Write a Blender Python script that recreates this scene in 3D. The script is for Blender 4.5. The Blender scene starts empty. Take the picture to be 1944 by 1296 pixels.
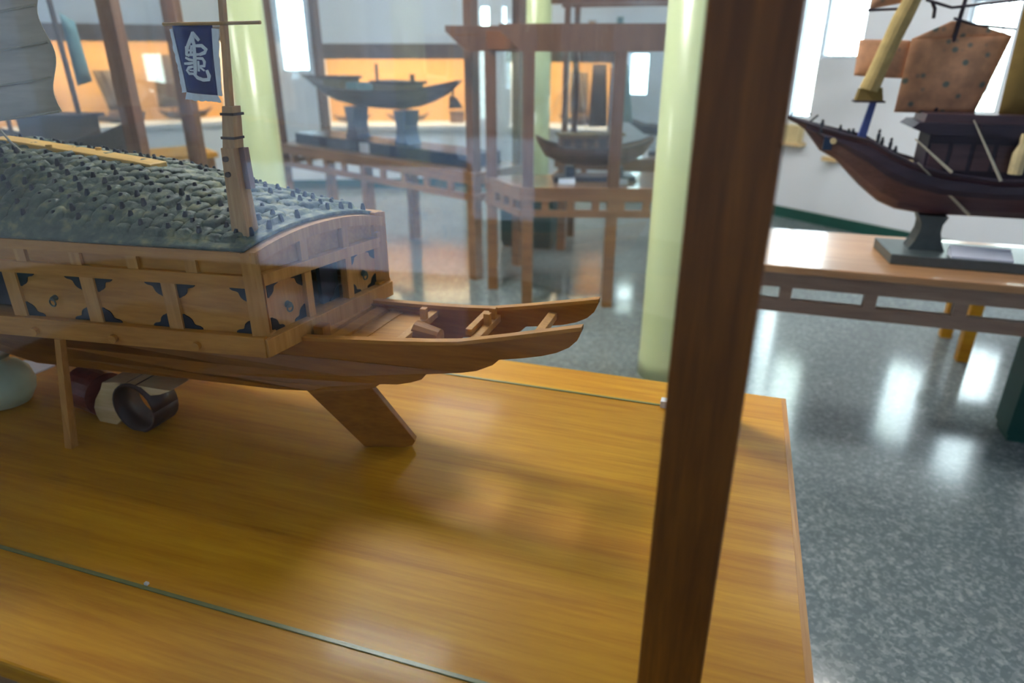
import bpy, math, random
from mathutils import Vector, Matrix
random.seed(7)
SC = bpy.context.scene
COL = SC.collection
R = math.radians
T = 0.75                                   # height of every display table top

# ------------------------------------------------------------------ materials
def mat(name):
    m = bpy.data.materials.new(name); m.use_nodes = True
    nt = m.node_tree; b = nt.nodes['Principled BSDF']
    return m, nt, b
def nd(nt, t, **kw):
    n = nt.nodes.new(t)
    for k, v in kw.items(): setattr(n, k, v)
    return n
def rgba(c): return (c[0], c[1], c[2], 1)
def srgb(r, g, b):
    f = lambda v: (v/255/12.92) if v/255 <= .04045 else ((v/255+.055)/1.055)**2.4
    return (f(r), f(g), f(b))
def plain(name, c, rough=.5, metal=0, var=.12, scale=30, bump=0, coat=0, spec=.5):
    m, nt, b = mat(name)
    tc = nd(nt, 'ShaderNodeTexCoord'); n = nd(nt, 'ShaderNodeTexNoise')
    n.inputs['Scale'].default_value = scale; n.inputs['Detail'].default_value = 4
    nt.links.new(tc.outputs['Object'], n.inputs['Vector'])
    r = nd(nt, 'ShaderNodeValToRGB')
    r.color_ramp.elements[0].position = .3; r.color_ramp.elements[1].position = .7
    r.color_ramp.elements[0].color = rgba([x*(1-var) for x in c]); r.color_ramp.elements[1].color = rgba([min(1, x*(1+var)) for x in c])
    nt.links.new(n.outputs['Fac'], r.inputs['Fac']); nt.links.new(r.outputs['Color'], b.inputs['Base Color'])
    b.inputs['Roughness'].default_value = rough; b.inputs['Metallic'].default_value = metal
    b.inputs['Specular IOR Level'].default_value = spec
    if coat: b.inputs['Coat Weight'].default_value = coat; b.inputs['Coat Roughness'].default_value = .1
    if bump:
        bp = nd(nt, 'ShaderNodeBump'); bp.inputs['Strength'].default_value = bump; bp.inputs['Distance'].default_value = .004
        nt.links.new(n.outputs['Fac'], bp.inputs['Height']); nt.links.new(bp.outputs['Normal'], b.inputs['Normal'])
    return m
def wood(name, c0, c1, axis='X', scale=14, stretch=14, rough=.4, spec=.5, rot=0, fine=.5, coat=0):
    m, nt, b = mat(name)
    tc = nd(nt, 'ShaderNodeTexCoord'); mp = nd(nt, 'ShaderNodeMapping')
    s = [scale, scale, scale]; s['XYZ'.index(axis)] = scale/stretch
    mp.inputs['Scale'].default_value = s; mp.inputs['Rotation'].default_value = (0, 0, rot)
    nt.links.new(tc.outputs['Object'], mp.inputs['Vector'])
    n = nd(nt, 'ShaderNodeTexNoise'); n.inputs['Scale'].default_value = 1; n.inputs['Detail'].default_value = 6
    n.inputs['Roughness'].default_value = .6; n.inputs['Distortion'].default_value = .6
    nt.links.new(mp.outputs['Vector'], n.inputs['Vector'])
    mp2 = nd(nt, 'ShaderNodeMapping'); mp2.inputs['Scale'].default_value = [x*5 for x in s]
    mp2.inputs['Rotation'].default_value = (0, 0, rot)
    nt.links.new(tc.outputs['Object'], mp2.inputs['Vector'])
    n2 = nd(nt, 'ShaderNodeTexNoise'); n2.inputs['Scale'].default_value = 1; n2.inputs['Detail'].default_value = 4
    nt.links.new(mp2.outputs['Vector'], n2.inputs['Vector'])
    mx = nd(nt, 'ShaderNodeMath', operation='MULTIPLY_ADD')
    mx.inputs[1].default_value = fine; 
    nt.links.new(n2.outputs['Fac'], mx.inputs[0])
    sb = nd(nt, 'ShaderNodeMath', operation='ADD'); sb.inputs[1].default_value = -.5*fine
    nt.links.new(n.outputs['Fac'], sb.inputs[0]); nt.links.new(sb.outputs[0], mx.inputs[2])
    r = nd(nt, 'ShaderNodeValToRGB')
    r.color_ramp.elements[0].position = .3; r.color_ramp.elements[1].position = .7
    r.color_ramp.elements[0].color = rgba(c0); r.color_ramp.elements[1].color = rgba(c1)
    nt.links.new(mx.outputs[0], r.inputs['Fac']); nt.links.new(r.outputs['Color'], b.inputs['Base Color'])
    b.inputs['Roughness'].default_value = rough; b.inputs['Specular IOR Level'].default_value = spec
    if coat: b.inputs['Coat Weight'].default_value = coat; b.inputs['Coat Roughness'].default_value = .1
    return m
def emis(name, c, s):
    m, nt, b = mat(name)
    b.inputs['Base Color'].default_value = rgba(c); b.inputs['Emission Color'].default_value = rgba(c)
    b.inputs['Emission Strength'].default_value = s
    return m
def glass(name, tint=(.97, .99, .98), refl=1.0):
    m, nt, b = mat(name); nt.nodes.remove(b)
    out = nt.nodes['Material Output']
    tr = nd(nt, 'ShaderNodeBsdfTransparent'); tr.inputs['Color'].default_value = rgba(tint)
    gl = nd(nt, 'ShaderNodeBsdfGlossy'); gl.inputs['Roughness'].default_value = .0
    fr = nd(nt, 'ShaderNodeFresnel'); fr.inputs['IOR'].default_value = 1.52
    ml = nd(nt, 'ShaderNodeMath', operation='MULTIPLY'); ml.inputs[1].default_value = refl
    ge = nd(nt, 'ShaderNodeNewGeometry'); mi = nd(nt, 'ShaderNodeMapRange'); mi.inputs[3].default_value = 1.52; mi.inputs[4].default_value = 1/1.52
    nt.links.new(ge.outputs['Backfacing'], mi.inputs[0]); nt.links.new(mi.outputs[0], fr.inputs['IOR'])
    mx = nd(nt, 'ShaderNodeMixShader')
    nt.links.new(fr.outputs[0], ml.inputs[0]); nt.links.new(ml.outputs[0], mx.inputs['Fac'])
    nt.links.new(tr.outputs[0], mx.inputs[1]); nt.links.new(gl.outputs[0], mx.inputs[2])
    nt.links.new(mx.outputs[0], out.inputs['Surface'])
    return m
def frosted(name, a):
    m, nt, b = mat(name); nt.nodes.remove(b); out = nt.nodes['Material Output']
    t = nd(nt, 'ShaderNodeBsdfTranslucent'); t.inputs['Color'].default_value = (a*.84, a*.93, a*1.12, 1)
    d = nd(nt, 'ShaderNodeBsdfDiffuse'); d.inputs['Color'].default_value = (.75, .78, .8, 1)
    mx = nd(nt, 'ShaderNodeAddShader')
    nt.links.new(t.outputs[0], mx.inputs[0]); nt.links.new(d.outputs[0], mx.inputs[1]); nt.links.new(mx.outputs[0], out.inputs['Surface'])
    d.inputs['Color'].default_value = (.3, .31, .32, 1)
    return m
def terrazzo():
    m, nt, b = mat('terrazzo')
    tc = nd(nt, 'ShaderNodeTexCoord')
    v = nd(nt, 'ShaderNodeTexVoronoi'); v.inputs['Scale'].default_value = 62
    v2 = nd(nt, 'ShaderNodeTexVoronoi'); v2.inputs['Scale'].default_value = 110
    nz = nd(nt, 'ShaderNodeTexNoise'); nz.inputs['Scale'].default_value = 1.6; nz.inputs['Detail'].default_value = 5
    for q in (v, v2, nz): nt.links.new(tc.outputs['Object'], q.inputs['Vector'])
    r = nd(nt, 'ShaderNodeValToRGB'); e = r.color_ramp.elements
    e[0].position = .0; e[0].color = rgba(srgb(112, 127, 132)); e[1].position = 1; e[1].color = rgba(srgb(182, 191, 190))
    for p, c in ((.35, (122, 136, 140)), (.6, (136, 148, 152)), (.8, (152, 163, 165))):
        x = e.new(p); x.color = rgba(srgb(*c))
    sx = nd(nt, 'ShaderNodeSeparateColor'); nt.links.new(v.outputs['Color'], sx.inputs[0])
    nt.links.new(sx.outputs[0], r.inputs['Fac'])
    r2 = nd(nt, 'ShaderNodeValToRGB'); r2.color_ramp.interpolation = 'CONSTANT'
    r2.color_ramp.elements[0].color = rgba(srgb(118, 132, 136)); r2.color_ramp.elements[1].color = rgba(srgb(158, 170, 170)); r2.color_ramp.elements[1].position = .72
    sx2 = nd(nt, 'ShaderNodeSeparateColor'); nt.links.new(v2.outputs['Color'], sx2.inputs[0])
    nt.links.new(sx2.outputs[1], r2.inputs['Fac'])
    mx = nd(nt, 'ShaderNodeMix', data_type='RGBA'); mx.inputs[0].default_value = .5
    nt.links.new(r.outputs['Color'], mx.inputs[6]); nt.links.new(r2.outputs['Color'], mx.inputs[7])
    rr = nd(nt, 'ShaderNodeMapRange'); rr.inputs[3].default_value = .56; rr.inputs[4].default_value = .92
    nt.links.new(nz.outputs['Fac'], rr.inputs[0])
    mu = nd(nt, 'ShaderNodeMix', data_type='RGBA', blend_type='MULTIPLY'); mu.inputs[0].default_value = 1
    nt.links.new(mx.outputs[2], mu.inputs[6]); nt.links.new(rr.outputs[0], mu.inputs[7])
    nt.links.new(mu.outputs[2], b.inputs['Base Color'])
    b.inputs['Roughness'].default_value = .13
    return m
def roofmat():
    m, nt, b = mat('roof_plates')
    tc = nd(nt, 'ShaderNodeTexCoord')
    n = nd(nt, 'ShaderNodeTexNoise'); n.inputs['Scale'].default_value = 45; n.inputs['Detail'].default_value = 5
    nt.links.new(tc.outputs['Object'], n.inputs['Vector'])
    r = nd(nt, 'ShaderNodeValToRGB'); e = r.color_ramp.elements
    e[0].position = .3; e[0].color = rgba(srgb(44, 64, 66)); e[1].position = .74; e[1].color = rgba(srgb(134, 136, 98))
    x = e.new(.52); x.color = rgba(srgb(76, 94, 86))
    nt.links.new(n.outputs['Fac'], r.inputs['Fac']); nt.links.new(r.outputs['Color'], b.inputs['Base Color'])
    n2 = nd(nt, 'ShaderNodeTexNoise'); n2.inputs['Scale'].default_value = 160; n2.inputs['Detail'].default_value = 3
    nt.links.new(tc.outputs['Object'], n2.inputs['Vector'])
    bp = nd(nt, 'ShaderNodeBump'); bp.inputs['Strength'].default_value = .5; bp.inputs['Distance'].default_value = .003
    nt.links.new(n2.outputs['Fac'], bp.inputs['Height']); nt.links.new(bp.outputs['Normal'], b.inputs['Normal'])
    b.inputs['Roughness'].default_value = .55
    return m
def patterned(name, base, spots):
    m, nt, b = mat(name)
    tc = nd(nt, 'ShaderNodeTexCoord')
    v = nd(nt, 'ShaderNodeTexVoronoi'); v.inputs['Scale'].default_value = 22
    n = nd(nt, 'ShaderNodeTexNoise'); n.inputs['Scale'].default_value = 16; n.inputs['Detail'].default_value = 3
    for q in (v, n): nt.links.new(tc.outputs['Object'], q.inputs['Vector'])
    r = nd(nt, 'ShaderNodeValToRGB'); e = r.color_ramp.elements
    e[0].position = .16; e[0].color = rgba(spots); e[1].position = .3; e[1].color = rgba(base)
    nt.links.new(v.outputs['Distance'], r.inputs['Fac'])
    r2 = nd(nt, 'ShaderNodeValToRGB'); e = r2.color_ramp.elements
    e[0].position = .35; e[0].color = (.7, .66, .62, 1); e[1].position = .65; e[1].color = (1.15, 1.05, .95, 1)
    nt.links.new(n.outputs['Fac'], r2.inputs['Fac'])
    mu = nd(nt, 'ShaderNodeMix', data_type='RGBA', blend_type='MULTIPLY'); mu.inputs[0].default_value = 1
    nt.links.new(r.outputs['Color'], mu.inputs[6]); nt.links.new(r2.outputs['Color'], mu.inputs[7])
    nt.links.new(mu.outputs[2], b.inputs['Base Color']); b.inputs['Roughness'].default_value = .8
    return m

M = {}
M['table'] = wood('table_oak', srgb(182, 118, 12), srgb(214, 156, 34), 'X', 26, 16, .42, .28, coat=.06)
M['table2'] = wood('case_brown', srgb(120, 80, 46), srgb(154, 108, 66), 'X', 20, 12, .28, coat=.5)
M['greyframe'] = wood('grey_brown_frame', srgb(128, 102, 88), srgb(156, 130, 112), 'X', 20, 12, .35)
M['tablelight'] = wood('light_table', srgb(178, 130, 88), srgb(206, 158, 112), 'X', 20, 12, .28, coat=.5)
M['lipping'] = wood('worn_lipping', srgb(166, 104, 26), srgb(204, 148, 62), 'Y', 60, 20, .4)
M['post'] = wood('post_walnut', srgb(102, 56, 14), srgb(136, 80, 22), 'Z', 60, 18, .42, .4)
M['frame'] = wood('frame_brown', srgb(92, 60, 42), srgb(120, 84, 60), 'Z', 40, 14, .4)
M['ship'] = wood('ship_cedar', srgb(172, 112, 34), srgb(202, 142, 58), 'X', 30, 12, .45, .4)
M['shiphull'] = wood('ship_hull_cedar', srgb(142, 86, 20), srgb(172, 110, 34), 'X', 34, 16, .42, .4)
M['shipz'] = wood('ship_post_cedar', srgb(178, 124, 58), srgb(206, 152, 82), 'Z', 40, 12, .45, .4)
M['mast'] = wood('mast_cedar', srgb(176, 136, 92), srgb(206, 168, 122), 'Z', 50, 14, .5, .3)
M['mastdark'] = wood('mast_slat', srgb(122, 88, 72), srgb(144, 106, 88), 'Z', 50, 14, .5, .3)
M['ridge'] = wood('ridge_pine', srgb(200, 152, 62), srgb(224, 180, 92), 'X', 40, 14, .45)
M['roof'] = roofmat()
M['spike'] = plain('spike_iron', srgb(26, 38, 58), .45, .3)
M['black'] = plain('black_iron', srgb(22, 26, 36), .55, .0)
M['handle'] = plain('verdigris_metal', srgb(88, 104, 96), .35, .6)
M['navy'] = plain('navy_cloth', srgb(14, 40, 108), .85, 0, .18, 60)
M['white'] = plain('white_cloth', srgb(228, 238, 244), .9, 0, .06, 120)
M['rope'] = plain('pale_rope', srgb(186, 180, 162), .9)
M['cord'] = plain('dark_cord', srgb(70, 56, 48), .9)
M['bamboo'] = plain('bamboo', srgb(176, 138, 74), .6)
M['sail'] = wood('linen_sail', srgb(190, 182, 166), srgb(214, 206, 190), 'X', 20, 10, .9)
M['dark_in'] = plain('dark_interior', srgb(52, 48, 60), .8)  # dark tone stands in for shade inside the deck house
M['glass'] = glass('case_glass', (.975, .99, .985), 1.0)
M['glass2'] = glass('cabinet_glass', (.95, .97, .99), 1.0)
M['glassedge'] = plain('glass_edge_green', srgb(112, 122, 84), .3)
M['clip'] = plain('white_silicone', srgb(225, 228, 236), .4)
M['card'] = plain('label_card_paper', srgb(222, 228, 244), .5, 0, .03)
M['red'] = wood('red_lacquer', srgb(92, 36, 30), srgb(122, 58, 48), 'Y', 30, 8, .35)
M['darkbrown'] = plain('dark_brown', srgb(66, 42, 34), .4)
M['cream'] = wood('cream_wood', srgb(206, 176, 122), srgb(226, 200, 154), 'X', 40, 10, .5)
M['celadon'] = plain('celadon_glaze', srgb(196, 212, 186), .4, 0, .06)
M['floor'] = terrazzo()
M['wall'] = plain('wall_paint', srgb(230, 236, 244), .75, 0, .02, 3)
M['panel'] = plain('white_panel', srgb(232, 236, 242), .6, 0, .02, 3)
M['ceiling'] = plain('ceiling_paint', srgb(226, 228, 226), .85, 0, .02, 3)
M['green'] = plain('green_base', srgb(20, 78, 70), .45, 0, .1, 8)
M['column'] = plain('column_paint', srgb(200, 210, 158), .28, 0, .02, 4, 0, .3)
M['nicheback'] = plain('niche_panel', srgb(232, 176, 110), .8, 0, .08, 3)
M['header'] = wood('niche_header', srgb(98, 76, 62), srgb(120, 96, 80), 'X', 12, 10, .6)
M['winframe'] = plain('window_frame', srgb(196, 206, 214), .5)
M['pane'] = glass('window_pane', (.97, 1, .99), .6)
M['frost'] = frosted('frosted_pane', .18)
M['frostdoor'] = frosted('frosted_door_pane', .36)
M['lamp'] = emis('lamp_diffuser', (1, .97, .92), 20)
M['lampmain'] = emis('main_lamp_diffuser', (1, .97, .92), 52)
M['nichelamp'] = emis('niche_lamp', (1, .74, .42), 30)
M['junk'] = wood('junk_hull', srgb(66, 48, 58), srgb(94, 68, 72), 'X', 26, 12, .4)
M['junkdark'] = wood('junk_dark', srgb(38, 32, 48), srgb(58, 46, 60), 'X', 26, 12, .5)
M['junkblue'] = plain('blue_paint', srgb(66, 84, 148), .5)
M['sailorange'] = patterned('orange_sail', srgb(206, 160, 128), srgb(112, 126, 122))
M['sailgold'] = plain('gold_sail', srgb(124, 102, 52), .85, 0, .15, 14)
M['yellowcloth'] = plain('furled_yellow', srgb(180, 158, 104), .85, 0, .14, 30)
M['stand'] = plain('grey_stand', srgb(72, 82, 84), .4)
M['standblue'] = plain('blue_stand', srgb(70, 96, 128), .4)
M['navybase'] = plain('navy_base', srgb(34, 56, 86), .35)
M['boatgrey'] = wood('boat_grey', srgb(74, 66, 64), srgb(104, 92, 86), 'X', 26, 10, .5)
M['boatdark'] = wood('boat_dark', srgb(56, 42, 38), srgb(82, 62, 52), 'X', 26, 10, .5)
M['thatch'] = plain('thatch', srgb(124, 112, 84), .9, 0, .2, 60)
M['brownboat'] = wood('boat_brown', srgb(112, 86, 70), srgb(142, 112, 92), 'X', 26, 10, .5)
M['brownsail'] = plain('brown_sail', srgb(110, 92, 74), .9, 0, .1, 20)
M['tealsail'] = plain('teal_sail', srgb(104, 140, 148), .9, 0, .1, 20)
M['figure'] = plain('figure_paint', srgb(40, 46, 58), .6)
M['rug'] = plain('rug_charcoal', srgb(44, 44, 48), .95, 0, .15, 40)
M['straw'] = plain('straw', srgb(214, 196, 150), .9, 0, .1, 50)

# ------------------------------------------------------------------ mesh helpers
class MB:
    def __init__(s): s.v = []; s.f = []
    def add(s, vs, fs):
        o = len(s.v); s.v += [tuple(p) for p in vs]; s.f += [tuple(i+o for i in f) for f in fs]; return s
    def box(s, x0, x1, y0, y1, z0, z1):
        v = [(x, y, z) for z in (z0, z1) for y in (y0, y1) for x in (x0, x1)]
        return s.add(v, [(0, 2, 3, 1), (4, 5, 7, 6), (0, 1, 5, 4), (2, 6, 7, 3), (0, 4, 6, 2), (1, 3, 7, 5)])
    def hexa(s, b, t):                                   # bottom quad, top quad (ccw from above)
        return s.add(list(b)+list(t), [(3, 2, 1, 0), (4, 5, 6, 7)]+[(i, (i+1) % 4, 4+(i+1) % 4, 4+i) for i in range(4)])
    def prism(s, poly, off):                             # planar polygon extruded by a vector
        n = len(poly); off = Vector(off)
        a = [Vector(p) for p in poly]; b = [p+off for p in a]
        nrm = Vector((0, 0, 0))
        for i in range(n): nrm += (a[i]-a[0]).cross(a[(i+1) % n]-a[0])
        if nrm.dot(off) > 0: fs = [tuple(range(n-1, -1, -1)), tuple(range(n, 2*n))]+[(i, (i+1) % n, n+(i+1) % n, n+i) for i in range(n)]
        else: fs = [tuple(range(n)), tuple(range(2*n-1, n-1, -1))]+[((i+1) % n, i, n+i, n+(i+1) % n) for i in range(n)]
        return s.add(a+b, fs)
    def grid(s, pts, close_u=False):                     # rows of points
        n = len(pts); m = len(pts[0]); o = []
        for i in range(n-1 if not close_u else n):
            for j in range(m-1):
                o.append((i*m+j, ((i+1) % n)*m+j, ((i+1) % n)*m+j+1, i*m+j+1))
        return s.add([p for r in pts for p in r], o)
    def tube(s, pts, rad, seg=8, caps=True):
        pts = [Vector(p) for p in pts]; n = len(pts)
        if not isinstance(rad, (list, tuple)): rad = [rad]*n
        rows = []; up = None
        for i, p in enumerate(pts):
            d = (pts[min(i+1, n-1)]-pts[max(i-1, 0)]).normalized()
            if up is None:
                up = Vector((0, 0, 1)) if abs(d.z) < .9 else Vector((1, 0, 0))
            a = d.cross(up).normalized(); b = a.cross(d).normalized(); up = b
            rows.append([p+(a*math.cos(t)+b*math.sin(t))*rad[i] for t in [2*math.pi*k/seg for k in range(seg)]])
        o = len(s.v); s.v += [tuple(q) for r in rows for q in r]
        for i in range(n-1):
            for k in range(seg):
                s.f.append((o+i*seg+k, o+i*seg+(k+1) % seg, o+(i+1)*seg+(k+1) % seg, o+(i+1)*seg+k))
        if caps:
            s.f.append(tuple(o+k for k in range(seg-1, -1, -1))); s.f.append(tuple(o+(n-1)*seg+k for k in range(seg)))
        return s
    def lathe(s, c, prof, seg=32):
        rows = [[(c[0]+r*math.cos(2*math.pi*k/seg), c[1]+r*math.sin(2*math.pi*k/seg), c[2]+z) for k in range(seg)] for r, z in prof]
        o = len(s.v); n = len(rows); s.v += [q for r in rows for q in r]
        for i in range(n-1):
            for k in range(seg): s.f.append((o+i*seg+k, o+i*seg+(k+1) % seg, o+(i+1)*seg+(k+1) % seg, o+(i+1)*seg+k))
        s.f.append(tuple(o+k for k in range(seg-1, -1, -1))); s.f.append(tuple(o+(n-1)*seg+k for k in range(seg)))
        return s
    def build(s, name, m, parent=None, label=None, smooth=False, bevel=0, world=True, solid=0):
        off = Vector((0, 0, 0)); r = parent
        while r is not None and r.parent is not None: r = r.parent
        if r is not None and world: off = r.location
        me = bpy.data.meshes.new(name)
        me.from_pydata([tuple(Vector(p)-off) for p in s.v], [], s.f); me.update()
        me.materials.append(m)
        if smooth:
            for p in me.polygons: p.use_smooth = True
        o = bpy.data.objects.new(name, me); COL.objects.link(o)
        if parent is not None: o.parent = parent
        if label: o['label'] = label
        if solid:
            md = o.modifiers.new('thickness', 'SOLIDIFY'); md.thickness = solid; md.offset = 0
        if bevel:
            md = o.modifiers.new('bevel', 'BEVEL'); md.width = bevel; md.segments = 2; md.limit_method = 'ANGLE'
        return o
def tag(o, label, cat, group=None):
    o['label'] = label; o['category'] = cat
    if group: o['group'] = group
    return o
def thing(name, label, cat, loc=(0, 0, 0), rz=0, group=None):
    o = bpy.data.objects.new(name, None); COL.objects.link(o); o.empty_display_size = .05
    o.location = loc; o.rotation_euler = (0, 0, rz)
    return tag(o, label, cat, group)
def struct(o): o['kind'] = 'structure'; return o

# ------------------------------------------------------------------ the room: a twelve sided hall
CX, CY, AP = -2.0, 2.4, 5.2
HALF = AP*math.tan(R(15))
CEIL = 3.5
class Seg:
    def __init__(s, ang):
        s.o = Vector((math.cos(R(ang)), math.sin(R(ang)), 0)); s.r = Vector((math.sin(R(ang)), -math.cos(R(ang)), 0))
        s.m = Vector((CX, CY, 0))+s.o*AP
    def p(s, u, d, z): return s.m+s.r*u+s.o*d+Vector((0, 0, z))
    def box(s, mb, u0, u1, d0, d1, z0, z1):
        return mb.hexa([s.p(u0, d0, z0), s.p(u1, d0, z0), s.p(u1, d1, z0), s.p(u0, d1, z0)][::1],
                       [s.p(u0, d0, z1), s.p(u1, d0, z1), s.p(u1, d1, z1), s.p(u0, d1, z1)][::1])
fl = MB().prism([(CX+(AP+.25)/math.cos(R(15))*math.cos(R(a)), CY+(AP+.25)/math.cos(R(15))*math.sin(R(a)), 0) for a in [7.4+30*k+30 for k in range(12)]], (0, 0, -.1)).build('floor', M['floor'])
struct(fl)
ce = MB().prism([(CX+(AP+.25)/math.cos(R(15))*math.cos(R(a)), CY+(AP+.25)/math.cos(R(15))*math.sin(R(a)), CEIL) for a in [7.4+30*k+30 for k in range(12)]], (0, 0, .1)).build('ceiling', M['ceiling'])
struct(ce)
# openings: ('w' window | 'n' niche, u0, u1, z0, z1)
SEGS = [
    (52.4, 'wall_right', [('w', -.97, -.76, .93, 2.7), ('w', -.755, -.375, 1.43, 2.7), ('w', .40, .74, 1.05, 1.84), ('w', .95, 1.25, .70, 1.95)]),
    (82.4, 'wall_back_right', [('w', -1.36, -1.28, 1.70, 1.94), ('n', -1.22, -.05, .70, 1.42), ('w', .13, .34, 1.06, 1.47)]),
    (112.4, 'wall_back', [('w', -.98, -.66, 1.27, 2.7), ('n', -.58, 1.12, .70, 1.45), ('w', 1.22, 1.36, 1.70, 1.94)]),
    (142.4, 'wall_back_left', [('n', -1.2, 1.25, .78, 1.62)]),
    (172.4, 'wall_left', [('f', -.5, .5, 1.2, 2.6)]),  # frosted windows from here on are unseen, added to haze the case glass
    (202.4, 'wall_left_front', [('f', -.9, .9, 1.0, 2.7)]),
    (232.4, 'wall_front_left', [('f', -1.0, 1.0, .9, 2.7)]),
    (262.4, 'wall_front', [('d', -1.07, .52, 0, 2.7), ('f', .75, 1.3, .9, 2.7)]),
    (292.4, 'wall_front_right', [('f', -1.0, 1.15, .9, 2.7)]),
    (322.4, 'wall_front_corner', [('f', -.9, .9, .9, 2.7)]),
    (352.4, 'wall_right_front', [('f', -.6, .6, .9, 2.7)]),
    (22.4, 'wall_far_right', [('f', -.8, .8, .9, 2.7)]),
]
TH = .14
wn = 0
niches = []
for ang, nm, ops in SEGS:
    S = Seg(ang); mb = MB(); H2 = HALF
    us = -H2
    for k, u0, u1, z0, z1 in ops:
        S.box(mb, us, u0, 0, TH, 0, CEIL); S.box(mb, u0, u1, 0, TH, 0, z0); S.box(mb, u0, u1, 0, TH, z1, CEIL); us = u1
    S.box(mb, us, H2, 0, TH, 0, CEIL)
    for k, u0, u1, z0, z1 in ops:
        if k == 'n':
            D = .55
            S.box(mb, u0-.03, u1+.03, TH, D, z0-.03, z0); S.box(mb, u0-.03, u1+.03, TH, D, z1, z1+.03)
            S.box(mb, u0-.03, u0, TH, D, z0, z1); S.box(mb, u1, u1+.03, TH, D, z0, z1)
    w = struct(mb.build(nm, M['wall']))
    b = MB(); S.box(b, -H2, H2, -.012, 0, 0, .1)
    struct(b.build('baseboard_'+nm[5:], M['green']))
    for k, u0, u1, z0, z1 in ops:
        if k in 'wfd':
            if k != 'd': wn += 1
            f = MB(); t = .025 if u1-u0 > .25 else .012
            for a in ((u0, u0+t, z0, z1), (u1-t, u1, z0, z1), (u0+t, u1-t, z0, z0+t), (u0+t, u1-t, z1-t, z1)):
                S.box(f, a[0], a[1], .03, .09, a[2], a[3])
            if k == 'd': S.box(f, u0+t, u1-t, .04, .08, 2.05, 2.1)
            elif k == 'f': S.box(f, (u0+u1)/2-.02, (u0+u1)/2+.02, .03, .09, z0+t, z1-t)
            elif u1-u0 > .15 and z1-z0 > .6:
                nx = max(2, round((u1-u0)/.1)); nz = max(3, round((z1-z0)/.12))
                for i in range(1, nx):
                    x = u0+(u1-u0)*i/nx; S.box(f, x-.004, x+.004, .05, .07, z0+t, z1-t)
                for i in range(1, nz):
                    z = z0+(z1-z0)*i/nz; S.box(f, u0+t, u1-t, .05, .07, z-.004, z+.004)
            fr = struct(f.build('window_%d' % wn if k != 'd' else 'door_1', M['winframe']))
            g = MB(); S.box(g, u0+t, u1-t, .074, .078, z0+t, z1-t)
            if k == 'd':
                g = MB(); S.box(g, u0+t, u1-t, .074, .078, .80, z1-t); g.build('pane', M['frost'], fr)
                S.box(f, u0+t, u1-t, .04, .08, .77, .80)
                g = MB(); S.box(g, u0+t, u1-t, .074, .078, z0+t, .80); g.build('lower_pane', M['frostdoor'], fr)  # brighter lower pane stands in for sunlit ground outside the door
            else: g.build('pane', M[{'w': 'pane', 'f': 'frost'}[k]], fr)
        else:
            niches.append((S, u0, u1, z0, z1, nm))
            g = MB(); S.box(g, u0, u1, .53, .548, z0, z1)
            bk = struct(g.build('trim_niche_back_%s' % nm[5:], M['nicheback']))
            hd = MB(); S.box(hd, u0-.04, u1+.04, -.03, .0, z1-.045, z1+.11)
            struct(hd.build('trim_niche_header_%s' % nm[5:], M['header']))
            sh = MB(); S.box(sh, u0-.03, u1+.03, -.05, .0, z0-.045, z0)
            struct(sh.build('trim_niche_sill_%s' % nm[5:], M['panel']))
            # a warm strip lamp inside the niche, under its front lip
            n_l = max(1, round((u1-u0)/.8))
            lp = MB(); S.box(lp, u0+.04, u1-.04, .06, .12, z1-.026, z1-.002)
            tag(lp.build('niche_strip_lamp', M['nichelamp']), 'warm strip lamp inside the lit display recess of the %s' % nm.replace('_', ' '), 'lamp')
# pilasters on the corners
pl = 0
for k, a in enumerate((67.4, 97.4, 127.4, 157.4)):
    c = Vector((CX, CY, 0))+Vector((math.cos(R(a)), math.sin(R(a)), 0))*(AP/math.cos(R(15)))
    o = Vector((math.cos(R(a)), math.sin(R(a)), 0)); r = Vector((o.y, -o.x, 0))
    w = .07
    mb = MB().hexa([c-r*w-o*.06, c+r*w-o*.06, c+r*w+o*.05, c-r*w+o*.05], [q+Vector((0, 0, CEIL)) for q in (c-r*w-o*.06, c+r*w-o*.06, c+r*w+o*.05, c-r*w+o*.05)])
    struct(mb.build('trim_pilaster_%d' % (k+1), M['panel']))

# ceiling light panels
names = ['over the round hall middle', 'near the back wall', 'toward the left wall', 'over the right display table']
for (x, y), nm in zip([(-1.7, 2.5), (-2.4, 5.6), (-5, 2.4), (1.0, 4.3)], names):
    t = thing('ceiling_lamp', 'square white ceiling lamp ' + nm, 'ceiling lamp', (x, y, CEIL), 0, 'ceiling lamps')
    f = MB()
    for a in ((-.42, -.38, -.42, .42), (.38, .42, -.42, .42), (-.38, .38, -.42, -.38), (-.38, .38, .38, .42)):
        f.box(x+a[0], x+a[1], y+a[2], y+a[3], CEIL-.07, CEIL)
    f.build('lamp_frame', M['winframe'], t)
    MB().box(x-.38, x+.38, y-.38, y+.38, CEIL-.05, CEIL-.03).build('diffuser', M['lampmain' if 'middle' in nm else 'lamp'], t)

# ------------------------------------------------------------------ columns
def column(x, y, r, label):
    t = thing('round_column', label, 'column', (x, y, 0), 0)
    MB().lathe((x, y, 0), [(r+.004, 0), (r+.004, .10), (r, .11), (r, CEIL)], 48).build('shaft', M['column'], t, smooth=False)
    for p in t.children[0].data.polygons: p.use_smooth = len(p.vertices) == 4
column(-.195, 3.17, .155, 'pale green round column standing behind the dark case post')
column(-3.26, 4.21, .135, 'pale green round column behind the flag and mast')
column(-1.86, 6.48, .125, 'slim yellow-green column behind the middle glass cabinet')

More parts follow.
